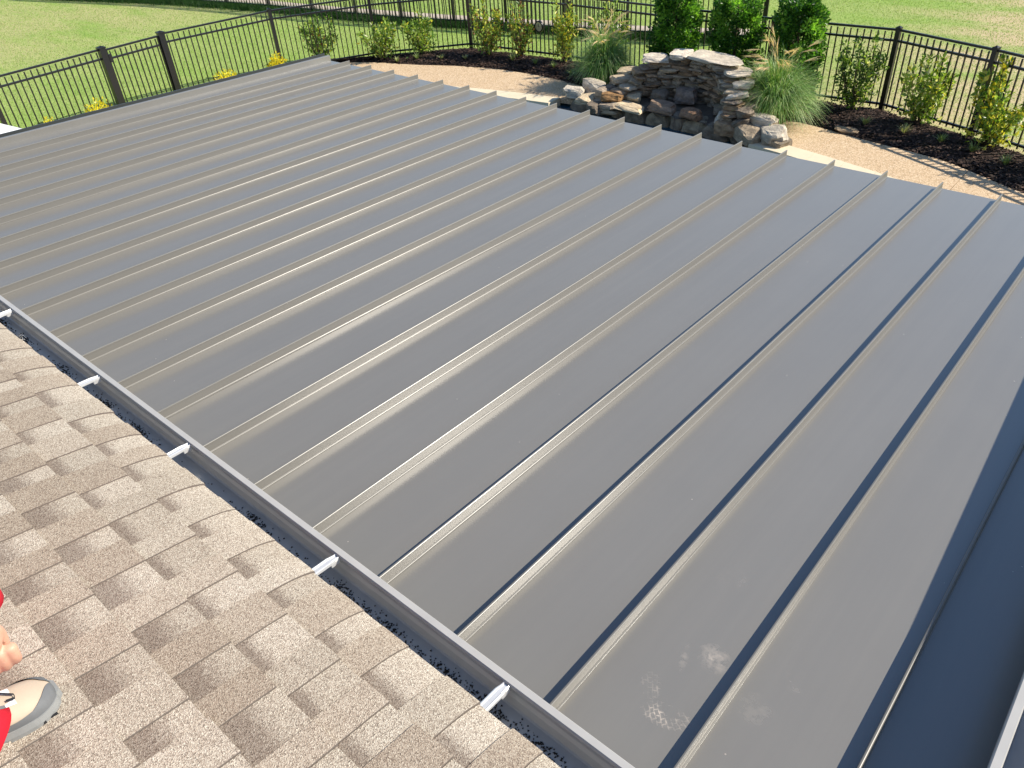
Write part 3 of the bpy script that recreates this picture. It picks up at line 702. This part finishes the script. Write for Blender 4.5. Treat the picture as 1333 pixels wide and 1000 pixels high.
def gz(x, y):
    a, b = mulch_edge(x), fence_y(x) - 0.06; f = (y - a) / max(b - a, .05); return bed_z(x, f) - 0.012 if 0 <= f <= 1 else 0.0
GR = (0.10, 0.20, 0.03); LG_ = (0.32, 0.45, 0.08); YG = (0.60, 0.57, 0.10); RD = (0.25, 0.10, 0.035); DK = (0.035, 0.08, 0.018); YL = (0.55, 0.48, 0.04); CM = (0.60, 0.60, 0.34)
def shrub(label, x, y, h, wd, nl, cs, wts, leaf=0.085, low=0.12, name='shrub', nst=9):
    nl = int(nl * 1.5); nst += 3; h *= 1.12
    root = thing(name, label, 'shrub', (x, y, gz(x, y)), 'shrubs planted along the fence'); st = MB(); PP, DD = [], []
    for s in range(nst):
        a = rs.uniform(0, 6.28); r_ = wd * 0.5 * math.sqrt(rs.uniform(0.05, 1)); hh = h * rs.uniform(0.62, 1.0) * (1 - 0.28 * (r_ / (wd * .5)) ** 2); b = rs.uniform(-.06, .06, 2) * wd
        pts = [Vector((0.02 * math.cos(a), 0.02 * math.sin(a), -0.01)), Vector((math.cos(a) * r_ * 0.45, math.sin(a) * r_ * .45, hh * 0.36)), Vector((math.cos(a) * r_ * 0.85 + b[0], math.sin(a) * r_ * .85 + b[1], hh * 0.7)), Vector((math.cos(a) * r_ + b[0], math.sin(a) * r_ + b[1], hh))]
        st.tube(pts, [0.011, 0.008, 0.005, 0.002], 5)
        k = int(nl / nst)
        for i in range(k):
            t = low * .6 + (1 - low * .6) * rs.rand() ** 0.9; q = t * 3; j = min(int(q), 2); p = pts[j].lerp(pts[j + 1], q - j)
            tw = rs.normal(0, 1, 3); tw[2] = abs(tw[2]) * 0.4; sp = 0.09 * wd * (1.25 - t) * 1.4
            PP.append(np.array(p) + tw * sp); d = np.array([math.cos(a) * .35, math.sin(a) * .35, 0.55]) + rs.normal(0, 0.65, 3); DD.append(d)
    st.build('stem', M['bark'], root)
    PP = np.array(PP); PP[:, 2] = np.maximum(PP[:, 2], 0.03); N = len(PP); L = leaf * rs.uniform(0.6, 1.25, N)
    obj('foliage', leaves_mesh('foliage', PP, np.array(DD), L, L * rs.uniform(0.16, 0.24, N), palette(N, cs, wts), 'leaf'), root)
    return root
shrub('thin green shrub at the far left corner of the metal roof', -11.25, 9.85, 1.0, 0.75, 620, [GR, LG_, YG, RD], [5, 4, 1, .5])
shrub('green shrub beside the far end of the first roof ribs, white blooms low down', -10.15, 10.65, 0.85, 0.8, 700, [GR, LG_, YG, CM], [5, 4, 1, .6])
shrub('low dense green shrub at the left end of the bed beside the tan patio', -9.55, 11.3, 0.82, 0.78, 700, [GR, LG_, YG], [5, 4, 1.2])
shrub('bushy yellow green shrub with coppery leaf tips in front of a fence post', -8.2, 11.9, 1.08, 0.72, 760, [GR, LG_, YG, RD], [3, 4, 3, 1.6])
shrub('open yellow green shrub under the round dial with reddish leaves', -7.47, 12.10, 1.02, 0.52, 440, [GR, LG_, YG, RD], [3, 4, 3, 2])
shrub('upright yellow leaved shrub between the round dial and the smaller plumed grass', -6.45, 12.25, 1.2, 0.66, 720, [GR, LG_, YG, YL], [2, 3, 4, 1.2])
shrub('green shrub rising behind the tan plumes of the smaller grass', -5.3, 12.25, 1.3, 0.72, 620, [GR, LG_, YG], [4, 4, 2])
shrub('dark leaved shrub beside the large plumed grass', -0.62, 12.25, 1.2, 0.72, 980, [DK, GR, LG_, CM], [3, 4, 2.4, .6], 0.08)
shrub('light green shrub with glossy leaves in front of the dry grass field', 0.43, 12.2, 1.15, 0.72, 860, [GR, LG_, YG, CM], [3, 5, 1.4, .9], 0.095)
shrub('broad shrub with large yellow and green leaves at the curve of the mulch bed', 1.57, 11.82, 1.08, 0.85, 900, [GR, LG_, YG, YL], [3, 4, 3, 1], 0.11)
shrub('pale green shrub at the far end of the mulch bed past the patio', 2.55, 11.3, 1.05, 0.8, 600, [GR, LG_, YG], [3, 4, 2], 0.1)

def holly(label, x, y, h, r0, nl):
    root = thing('holly_tree', label, 'tree', (x, y, gz(x, y)), 'columnar evergreens behind the waterfall')
    st = MB(); st.tube([(0, 0, -0.02), (0.02, 0.0, h * 0.5), (0, 0.01, h * 0.93)], [0.035, 0.025, 0.006], 7)
    for i in range(26):
        z0 = h * rs.uniform(0.06, 0.85); a = rs.uniform(0, 6.28); l = r0 * rs.uniform(.5, .85); st.tube([(0, 0, z0), (math.cos(a) * l * .6, math.sin(a) * l * .6, z0 + l * .4), (math.cos(a) * l, math.sin(a) * l, z0 + l * .95)], [0.009, 0.006, 0.002], 4)
    st.build('trunk', M['bark'], root)
    # clumps spread through the crown
    C_, Rr = [], []
    for i in range(200):
        t = rs.uniform(0.02, 1); rr = r0 * (1 - 0.9 * max(0, t - 0.45) ** 2.0) * (0.86 + 0.14 * min(1, t * 8)); a = rs.uniform(0, 6.28); q = rr * math.sqrt(rs.uniform(0.25, 1.0))
        C_.append((q * math.cos(a), q * math.sin(a), t * h)); Rr.append(rs.uniform(0.07, 0.13))
    C_ = np.array(C_); Rr = np.array(Rr); k = rs.choice(len(C_), nl); d = rs.normal(size=(nl, 3)); d /= np.linalg.norm(d, axis=1)[:, None]
    P = C_[k] + d * (Rr[k] * rs.uniform(0.55, 1.0, nl))[:, None]; P[:, 2] = np.maximum(P[:, 2], 0.03)
    out = P.copy(); out[:, 2] = 0; D = d * 0.7 + out / (np.linalg.norm(out, axis=1)[:, None] + .05) * 0.5 + [0, 0, 0.35] + rs.normal(0, .35, (nl, 3)); L = rs.uniform(0.04, 0.075, nl)
    cv = palette(len(C_), [(0.035, 0.115, 0.016), (0.10, 0.25, 0.03), (0.21, 0.42, 0.055)], [3, 4, 2], .2)[k] * rs.uniform(.7, 1.3, (nl, 1))
    obj('crown', leaves_mesh('crown', P, D, L, L * 0.3, cv, 'leaf'), root)
holly('glossy green columnar holly behind the left capstones of the waterfall', -3.88, 12.2, 1.52, 0.38, 11500)
holly('dark columnar holly behind the largest capstone of the waterfall', -2.74, 12.22, 1.50, 0.41, 12000)
holly('bright green columnar holly behind the large plumed grass', -1.66, 12.24, 1.56, 0.385, 11500)

def ribbon(points, widths, side):
    V = []; F = []
    for p, wd in zip(points, widths): V += [p - side * wd, p + side * wd]
    for i in range(len(points) - 1): F.append((2 * i, 2 * i + 1, 2 * i + 3, 2 * i + 2))
    return V, F
def fountain(label, x, y, h, rad, nb, npl, plh):
    root = thing('plumed_grass', label, 'grass', (x, y, gz(x, y)), 'ornamental grasses flanking the waterfall')
    V, F, T = [], [], []
    def blade(base, az, reach, top, droop, w0, c, segs=6):
        d = np.array([math.cos(az), math.sin(az), 0]); side = np.array([-d[1], d[0], 0]); pts = []
        for i in range(segs + 1):
            t = i / segs; z = top * (1.9 * t - droop * t ** 2.4); pts.append(base + d * reach * t ** 1.35 + np.array([0, 0, max(z, 0.01 + 0.02 * t)]))
        v, f = ribbon(pts, [w0 * (0.7 + .5 * math.sin(math.pi * t)) * (1 - t) ** .5 + 0.0006 for t in np.linspace(0, 1, segs + 1)], side)
        n = len(V); V.extend(v); F.extend([tuple(i + n for i in q) for q in f]); T.extend([tuple(c) + (1,)] * len(v)); return pts
    for i in range(nb):
        az = rs.uniform(0, 6.28); re = rad * rs.uniform(0.2, 1.05); tp = h * rs.uniform(0.55, 1.0) * (1.1 - 0.35 * re / rad)
        c = np.array([(0.11, 0.24, 0.05), (0.24, 0.41, 0.12), (0.42, 0.54, 0.25), (0.52, 0.52, 0.26)][rs.choice(4, p=[.3, .38, .24, .08])]) * rs.uniform(.75, 1.25)
        blade(np.array([rs.normal(0, .06), rs.normal(0, .06), 0.0]), az, re, tp, rs.uniform(0.75, 1.75), rs.uniform(0.0028, 0.005), c)
    me = mesh('blades', V, F, M['blade']); attr(me, 'tint', T); obj('blades', me, root)
    V, F, T = [], [], []
    for i in range(npl):
        az = rs.uniform(0, 6.28); re = rad * rs.uniform(0.05, 0.62); tp = plh * rs.uniform(0.78, 1.12)
        pts = blade(np.array([rs.normal(0, .05), rs.normal(0, .05), 0.0]), az, re, tp, rs.uniform(0.80, 0.97), 0.0013, (0.40, 0.40, 0.18), 9)
        end = pts[-1]; dr = pts[-1] - pts[-3]; dr /= np.linalg.norm(dr)
        for k in range(20):   # feathery fingers
            a2 = rs.uniform(0, 6.28); sp = np.array([math.cos(a2), math.sin(a2), 0]) * rs.uniform(.1, .4); b0 = end - dr * rs.uniform(0, 0.12); l = rs.uniform(.10, .24); side = np.cross(dr, sp); side /= np.linalg.norm(side) + 1e-6
            q = [b0 + (dr * (0.9 * t) + sp * t ** 1.1 + np.array([0, 0, .25 * t - .3 * t * t])) * l for t in (0, .35, .7, 1)]; v, f = ribbon(q, [.001, .0021, .0018, .0006], side)
            n = len(V); V.extend(v); F.extend([tuple(i_ + n for i_ in z_) for z_ in f]); T.extend([tuple(np.array((0.78, 0.62, 0.42)) * rs.uniform(.7, 1.2)) + (1,)] * len(v))
    me = mesh('plumes', V, F, M['plume']); attr(me, 'tint', T); obj('plumes', me, root)
fountain('smaller arching green grass with pinkish tan plumes left of the waterfall', -4.92, 11.5, 0.98, 0.74, 3400, 30, 1.0)
fountain('large arching fountain grass with tan plumes right of the waterfall', -1.46, 11.22, 1.02, 0.84, 5200, 26, 1.10)

def tuft(x, y, sc, c0, lab):
    root = thing('grass_tuft', 'small grass tuft in the mulch ' + lab, 'plant', (x, y, gz(x, y)), 'small tufts in the mulch bed')
    V, F, T = [], [], []
    for i in range(46):
        az = rs.uniform(0, 6.28); d = np.array([math.cos(az), math.sin(az), 0]); side = np.array([-d[1], d[0], 0]); l = sc * rs.uniform(.6, 1.1); o_ = rs.uniform(.35, .95)
        pts = [d * l * o_ * t ** 1.2 + np.array([0, 0, l * (1.25 * t - 0.7 * t * t * o_)]) for t in (0, .35, .7, 1)]; v, f = ribbon(pts, [.004, .006, .004, .0006], side)
        n = len(V); V.extend(v); F.extend([tuple(k + n for k in q) for q in f]); T.extend([tuple(np.array(c0) * rs.uniform(.6, 1.3)) + (1,)] * len(v))
    me = mesh('blades', V, F, M['blade']); attr(me, 'tint', T); obj('blades', me, root)
LABS = ['under the shrub with white blooms', 'just right of the shrub with white blooms', 'in front of the low dense shrub by the patio', 'midway between the low dense shrub and the coppery shrub', 'in front of the coppery tipped shrub', 'in front of the open shrub below the round dial', 'right of the round dial by the open shrub', 'in front of the yellow leaved upright shrub', 'beside the left plumed grass', 'in front of the dark leaved shrub', 'in front of the glossy light green shrub', 'between the glossy shrub and the broad yellow shrub', 'in front of the broad yellow and green shrub', 'at the patio curve past the broad yellow shrub']
for (x, y), s, lb in zip([(-10.1, 10.55), (-9.66, 10.62), (-9.37, 10.93), (-8.9, 11.2), (-8.4, 11.4), (-7.42, 11.8), (-6.82, 11.8), (-6.35, 11.8), (-5.8, 11.62), (-0.15, 11.66), (0.45, 11.6), (1.0, 11.5), (1.47, 11.3), (1.95, 11.1)], [.17, .14, .16, .14, .13, .2, .16, .15, .14, .16, .18, .16, .17, .18], LABS):
    tuft(x, y, s, rnd.choice([(0.34, 0.38, 0.15), (0.42, 0.44, 0.22), (0.22, 0.30, 0.10)]), lb)
def yellow(label, x, y, h, wd, n):
    root = thing('yellow_shrub', label, 'shrub', (x, y, 0), 'yellow shrubs along the gate side'); st = MB()
    for i in range(7):
        a = rs.uniform(0, 6.28); st.tube([(0, 0, -.01), (math.cos(a) * wd * .2, math.sin(a) * wd * .2, h * .5), (math.cos(a) * wd * .38, math.sin(a) * wd * .38, h * .85)], [.007, .005, .002], 4)
    st.build('stem', M['bark'], root)
    d = rs.normal(size=(n, 3)); d /= np.linalg.norm(d, axis=1)[:, None]; d[:, 2] = np.abs(d[:, 2]); rr = rs.uniform(.35, 1, n) ** .5 * rs.uniform(.85, 1.1, n); P = d * rr[:, None] * [wd / 2, wd / 2, h * .92] + [0, 0, .02]
    L = rs.uniform(.03, .06, n); obj('foliage', leaves_mesh('foliage', P, d + rs.normal(0, .5, (n, 3)) + [0, 0, .4], L, L * .3, palette(n, [(0.80, 0.66, 0.02), (0.70, 0.62, 0.04), (0.45, 0.46, 0.05)], [4, 3, 1.5]), 'leaf'), root)
yellow('rounded bright yellow shrub against the fence near the roof corner', -11.1, 8.63, 0.50, 0.46, 900)
yellow('spreading yellow shrub showing just over the metal roof edge', -11.1, 7.42, 0.48, 0.66, 900)
yellow('bright yellow shrub beside the thick gate post', -11.2, 4.88, 0.60, 0.66, 900)
yellow('tiny yellow shrub near the white lidded box', -11.15, 3.96, 0.56, 0.3, 420)

# ------------------------------------------------------------------ person crouching at the edge of the shingle roof
simple('red_cloth', (0.62, 0.012, 0.030), 0.75, 0.3, var=0.12, scale=30, bump=0.25, bscale=50, bd=0.006)
k = NM('skin', 0.5, 0.4); k.color(k.mix(k.noise(40, 3), (0.58, 0.31, 0.21), (0.66, 0.38, 0.27))); k.b.inputs['Subsurface Weight'].default_value = 0.12; k.b.inputs['Subsurface Radius'].default_value = (0.01, 0.004, 0.002); M['skin'] = k.m
simple('nail', (0.75, 0.50, 0.42), 0.3)
simple('shoe_cream', (0.48, 0.395, 0.30), 0.8, 0.2, var=0.08, scale=25, bump=0.3, bscale=260, bd=0.001)
simple('shoe_grey', (0.13, 0.135, 0.14), 0.7, var=0.15, scale=40); simple('shoe_sole', (0.24, 0.245, 0.24), 0.75, var=0.15, scale=40); simple('shoe_dark', (0.015, 0.016, 0.02), 0.6); simple('shoe_white', (0.80, 0.80, 0.80), 0.6)
simple('hair', (0.03, 0.02, 0.014), 0.6, var=0.4, scale=80, bump=0.6, bscale=120)
def skin_mesh(name, V, E, rad, root=0, sub=2):
    me = bpy.data.meshes.new(name); me.from_pydata(V, E, []); o = bpy.data.objects.new(name, me); col.objects.link(o)
    o.modifiers.new('skin', 'SKIN')
    if not me.skin_vertices: me.skin_vertices.new()
    for i, r_ in enumerate(rad): d = me.skin_vertices[0].data[i]; d.radius = r_ if hasattr(r_, '__len__') else (r_, r_); d.use_root = (i == root)
    ss = o.modifiers.new('sub', 'SUBSURF'); ss.levels = sub; ss.render_levels = sub
    dg = bpy.context.evaluated_depsgraph_get(); dg.update(); ev = bpy.data.meshes.new_from_object(o.evaluated_get(dg))
    bpy.data.objects.remove(o); ev.name = name; ev.polygons.foreach_set('use_smooth', [True] * len(ev.polygons)); return ev
pr = thing('person', 'person in red clothes and cream shoes crouching on the shingle roof, one hand hanging', 'person', (2.15, -1.0, rz(YE + 1.0)))
PO = Vector(pr.location)
BV = [(2.14, -1.19, 3.42), (2.13, -1.16, 3.60), (2.12, -1.08, 3.80), (2.12, -1.01, 3.945), (2.12, -0.985, 4.01), (2.12, -0.955, 4.09), (2.12, -0.965, 4.18),
      (2.24, -1.17, 3.40), (2.33, -0.83, 3.53), (2.345, -0.93, 3.34), (2.35, -0.995, 3.17), (2.04, -1.17, 3.40), (1.95, -0.83, 3.53), (1.955, -0.93, 3.34), (1.96, -0.995, 3.17),
      (2.29, -1.07, 3.86), (2.36, -0.95, 3.63), (2.356, -0.795, 3.35), (1.95, -1.07, 3.86), (1.87, -0.93, 3.64), (1.93, -0.83, 3.62)]
BE = [(0, 1), (1, 2), (2, 3), (3, 4), (4, 5), (5, 6), (0, 7), (7, 8), (8, 9), (9, 10), (0, 11), (11, 12), (12, 13), (13, 14), (2, 15), (15, 16), (16, 17), (2, 18), (18, 19), (19, 20)]
BR = [.145, .135, .15, .055, .07, .088, .07, .10, .066, .062, .058, .10, .066, .062, .058, .065, .048, .036, .065, .048, .032]
bm_ = skin_mesh('body', [tuple(Vector(v) - PO) for v in BV], BE, BR); bm_.materials.append(M['red_cloth']); bm_.materials.append(M['skin'])
for p in bm_.polygons:
    c = p.center + PO; p.material_index = 1 if (c.z > 3.935 and abs(c.x - 2.12) < 0.11) or (c - Vector(BV[17])).length < 0.03 or (c - Vector(BV[20])).length < 0.06 else 0
obj('body', bm_, pr)
def ell(c, r_, mat, name, seg=14):
    V = []; F = []
    for i in range(seg // 2 + 1):
        a = math.pi * i / (seg // 2)
        for j in range(seg): b = 2 * math.pi * j / seg; V.append((c[0] - PO.x + r_[0] * math.sin(a) * math.cos(b), c[1] - PO.y + r_[1] * math.sin(a) * math.sin(b), c[2] - PO.z + r_[2] * math.cos(a)))
    for i in range(seg // 2):
        for j in range(seg): F.append((i * seg + j, (i + 1) * seg + j, (i + 1) * seg + (j + 1) % seg, i * seg + (j + 1) % seg))
    return obj(name, mesh(name, V, F, mat, True), pr)
ell((2.12, -0.985, 4.145), (0.088, 0.098, 0.085), M['hair'], 'hair')
for s in (-1, 1):
    ell((2.12 + s * 0.031, -0.872, 4.095), (0.012, 0.008, 0.007), M['shoe_dark'], 'eye', 10); ell((2.12 + s * 0.084, -0.955, 4.085), (0.012, 0.02, 0.03), M['skin'], 'ear', 10)
ell((2.12, -0.862, 4.065), (0.013, 0.02, 0.022), M['skin'], 'nose', 10); ell((2.12, -0.872, 4.03), (0.024, 0.008, 0.006), M['red_cloth'], 'mouth', 10)
# hands: palm with five bent fingers
def hand(wrist, axis, spread, palm_n, name='hand'):
    ax, sp, pn = Vector(axis).normalized(), Vector(spread).normalized(), Vector(palm_n).normalized(); W0 = Vector(wrist)
    V = [W0, W0 + ax * 0.035, W0 + ax * 0.085]; E = [(0, 1), (1, 2)]; Rr = [(.027, .027), (.027, .038), (.022, .043)]
    parts = [skin_mesh('palm', [tuple(v - PO) for v in V], E, Rr)]
    for i, (o_, l) in enumerate(((0.026, 0.066), (0.008, 0.072), (-0.010, 0.068), (-0.026, 0.055))):
        b = W0 + ax * 0.078 + sp * o_; p1 = b + (ax * 1.0 + pn * .12).normalized() * l * .48; p2 = p1 + (ax * .85 + pn * .6).normalized() * l * .32; p3 = p2 + (ax * .5 + pn * .9).normalized() * l * .27
        parts.append(skin_mesh('finger', [tuple(v - PO) for v in (b, p1, p2, p3)], [(0, 1), (1, 2), (2, 3)], [.0145, .0138, .0128, .0112]))
    b = W0 + ax * 0.03 + sp * 0.016; p1 = b + (ax * .9 + sp * .22 + pn * .75).normalized() * .038; p2 = p1 + (ax * 1.0 + sp * -.05 + pn * .25).normalized() * .032; p3 = p2 + (ax + sp * -.1 + pn * .1).normalized() * .024
    parts.append(skin_mesh('thumb', [tuple(v - PO) for v in (b, p1, p2, p3)], [(0, 1), (1, 2), (2, 3)], [.015, .0125, .0115, .0095]))
    mb = MB()
    for q in parts: mb.add([tuple(v.co) for v in q.vertices], [tuple(p.vertices) for p in q.polygons])
    o = mb.build(name, M['skin'], pr, True)
    md = o.modifiers.new('r', 'REMESH'); md.mode = 'VOXEL'; md.voxel_size = 0.0028
    sm = o.modifiers.new('s', 'SMOOTH'); sm.factor = 0.5; sm.iterations = 5
    dg = bpy.context.evaluated_depsgraph_get(); dg.update(); me = bpy.data.meshes.new_from_object(o.evaluated_get(dg)); o.modifiers.clear(); o.data = me
    if not me.materials: me.materials.append(M['skin'])
    me.polygons.foreach_set('use_smooth', [True] * len(me.polygons))
    for i, (o_, l) in enumerate(((0.026, 0.066), (0.008, 0.072), (-0.010, 0.068), (-0.026, 0.055))):   # nails
        b = W0 + ax * 0.078 + sp * o_; p1 = b + (ax * 1.0 + pn * .12).normalized() * l * .48; p2 = p1 + (ax * .85 + pn * .6).normalized() * l * .32; t_ = (ax * .5 + pn * .9).normalized(); nn = (ax * .9 - pn * .5).normalized(); c = p2 + t_ * l * .22 + nn * 0.0108 - PO
        V = [c + sp * a * 0.0055 + t_ * b_ * 0.006 - nn * (a * a) * 0.0015 for b_ in (-1, 0, 1.1) for a in (-1, 0, 1)]
        obj('nail', mesh('nail', V, [(0, 1, 4, 3), (1, 2, 5, 4), (3, 4, 7, 6), (4, 5, 8, 7)], M['nail'], True), o)
    return o
hand((2.360, -0.802, 3.322), (0.12, -0.10, -1), (0.1, 1, -0.05), (-1, 0.1, -0.25)); hand((1.945, -0.815, 3.62), (0.3, 1, -0.5), (1, -0.3, 0), (0, -0.4, -1))
V = []; F = []; n = 20
for r_, t in ((.046, -.04), (.048, 0), (.047, .03), (.040, .031), (.036, 0)):
    for j in range(n): b = 2 * math.pi * j / n; V.append((2.348 + r_ * math.cos(b) + .12 * t - PO.x, -0.789 + r_ * math.sin(b) - PO.y, 3.372 - t - PO.z))
for i in range(4):
    for j in range(n): F.append((i * n + j, i * n + (j + 1) % n, (i + 1) * n + (j + 1) % n, (i + 1) * n + j))
obj('sleeve_cuff', mesh('sleeve_cuff', V, F, M['red_cloth'], True), pr)
# flared trouser hems
for x in (2.384, 1.96):
    V = []; F = []; n = 48; pf = [(0.060, 0.20, -0.02), (0.070, 0.12, 0.0), (0.090, 0.06, 0.02), (0.110, 0.030, 0.032), (0.106, 0.029, 0.032), (0.06, 0.10, 0.01)]
    for r_, z, dy in pf:
        for j in range(n): b = 2 * math.pi * j / n; rr = r_ * (1 + 0.05 * math.sin(4 * b + z * 40)); V.append((x + rr * math.cos(b) - PO.x, -1.0 + dy + rr * 1.1 * math.sin(b) - PO.y, rz(YE + 1.0) + z - PO.z))
    for i in range(len(pf) - 1):
        for j in range(n): F.append((i * n + j, i * n + (j + 1) % n, (i + 1) * n + (j + 1) % n, (i + 1) * n + j))
    obj('trouser_hem', mesh('trouser_hem', V, F, M['red_cloth'], True), pr)
# shoes: local u along the foot from heel (0) to toe (1)
def shoe(x, ytoe, Ls=0.285):
    sh_ = obj('shoe', None, pr)
    def P(u, v, wz): y = ytoe - Ls * (1 - u); return (x + v - PO.x, y - PO.y, rz(-YE - y if False else (YE - y)) + 0.003 + wz - PO.z)
    U = [0, .03, .1, .22, .36, .5, .62, .74, .84, .91, .96, .99, 1.0]; HW = [.012, .024, .033, .036, .035, .038, .045, .050, .050, .044, .034, .021, .008]; CO = [0, 0, 0, 0, .001, .003, .004, .003, .001, -.002, -.004, -.005, -.005]
    HT = [.085, .095, .105, .108, .104, .092, .078, .066, .058, .051, .045, .039, .033]
    U2 = np.r_[np.linspace(0, .9, 26), 1 - np.linspace(.1, 0, 14)[1:] ** 1.0]
    def cr(Y):   # Catmull-Rom through the stations
        X_ = np.array(U); Y = np.array(Y); mth = np.gradient(Y, X_); o_ = []
        for u in U2:
            i = min(max(int(np.searchsorted(X_, u)) - 1, 0), len(X_) - 2); h_ = X_[i + 1] - X_[i]; t = (u - X_[i]) / h_
            o_.append((2 * t**3 - 3 * t**2 + 1) * Y[i] + (t**3 - 2 * t**2 + t) * h_ * mth[i] + (-2 * t**3 + 3 * t**2) * Y[i + 1] + (t**3 - t**2) * h_ * mth[i + 1])
        return [float(v) for v in o_]
    HW, CO, HT = cr(HW), cr(CO), cr(HT); U = [float(u) for u in U2]
    def loft(prof, name, mat, parent=sh_, u0=0, u1=1, grow=0.0, smooth=True):
        idx = [i for i, u in enumerate(U) if u0 <= u <= u1]; V = []; F = []
        for i in idx:
            for a, b in prof(i): V.append(P(U[i] + (grow * .02 if i == len(U) - 1 else 0), CO[i] + a, b))
        n = len(prof(idx[0]))
        for i in range(len(idx) - 1):
            for j in range(n - 1): F.append((i * n + j, i * n + j + 1, (i + 1) * n + j + 1, (i + 1) * n + j))
        F.append(tuple(range(n))); F.append(tuple(reversed(range((len(idx) - 1) * n, len(idx) * n))))
        return obj(name, mesh(name, V, F, mat, smooth), parent)
    def upper(i):
        o_ = []; 
        for a in np.linspace(0, math.pi, 13): c_ = math.cos(a); s_ = math.sin(a); o_.append((HW[i] * math.copysign(abs(c_) ** .75, c_), 0.020 + (HT[i] - 0.020) * s_ ** .8))
        return o_
    loft(upper, 'upper', M['shoe_cream'])
    def sole(i): w_ = HW[i] + .006; return [(w_, 0.0), (w_ + .001, 0.012), (w_ - .001, 0.026), (-w_ + .001, 0.026), (-w_ - .001, .012), (-w_, 0.0), (w_, 0.0)]
    so = loft(sole, 'sole', M['shoe_sole'], grow=1, smooth=False)
    def rand_(i):
        o_ = []; hgt = float(np.interp(U[i], [.45, .7, .85, 1], [.034, .040, .050, .050]))
        for a in np.linspace(0, math.pi, 13):
            c_ = math.cos(a); s_ = math.sin(a); z = 0.020 + (HT[i] - 0.020) * s_ ** .8; o_.append(((HW[i] + .0022) * math.copysign(abs(c_) ** .75, c_), z + .0012))
        return o_
    # toe bumper wraps the tip and low sides
    V = []; F = []; n = 9
    ii = [i for i, u in enumerate(U) if u >= .62]
    for sgn in (1, -1):
        base = len(V)
        for i in ii:
            amax = float(np.interp(U[i], [.62, .74, .84, .91, .96, 1], [.25, .36, .55, .95, 1.35, 1.57]))
            for j in range(n):
                a = amax * j / (n - 1); c_, s_ = math.cos(a), math.sin(a); V.append(P(U[i], CO[i] + sgn * (HW[i] + .0025) * c_ ** .75, .020 + (HT[i] - .018) * s_ ** .8 + .001))
        for i in range(len(ii) - 1):
            for j in range(n - 1): F.append((base + i * n + j, base + i * n + j + 1, base + (i + 1) * n + j + 1, base + (i + 1) * n + j))
    obj('toe_bumper', mesh('toe_bumper', V, F, M['shoe_grey'], True), sh_)
    # lace panel, lace loop and lug marks
    def strip(pts, wd, name, mat, lift=.003):
        V = []; F = []
        for u, v in pts:
            i = int(np.searchsorted(U, u)) ; hw = float(np.interp(u, U, HW)); ht = float(np.interp(u, U, HT)); co_ = float(np.interp(u, U, CO))
            for d in (-wd / 2, wd / 2):
                t = max(-.98, min(.98, (v + d) / hw)); c_ = abs(t) ** (1 / .75); s_ = math.sqrt(max(0, 1 - c_ * c_)); V.append(P(u, co_ + v + d, .020 + (ht - .020) * s_ ** .8 + lift))
        for i in range(len(pts) - 1): F.append((2 * i, 2 * i + 1, 2 * i + 3, 2 * i + 2))
        obj(name, mesh(name, V, F, mat), sh_)
    strip([(.52, .0), (.60, .0), (.66, 0.0), (.72, 0.0), (.78, 0.0)], .050, 'lace_panel', M['shoe_white'], .002)
    strip([(.58, -.024), (.66, -.022), (.74, -.012), (.795, .004), (.785, .014), (.74, .013)], .006, 'lace', M['shoe_dark'], .006)
    strip([(.66, .020), (.68, .022), (.72, .024)], .007, 'lace', M['shoe_grey'], .005)
    for u in (.30, .45, .60, .72, .82, .9):
        mb = MB(); p = P(u, float(np.interp(u, U, HW)) + .0066, .0); mb.box((p[0] - .001, p[1] - .008, p[2] - .0005), (p[0] + .0012, p[1] + .008, p[2] + .009)); mb.build('tread_lug', M['shoe_dark'], sh_)
    return sh_
shoe(2.352, -0.765); shoe(1.96, -0.79)
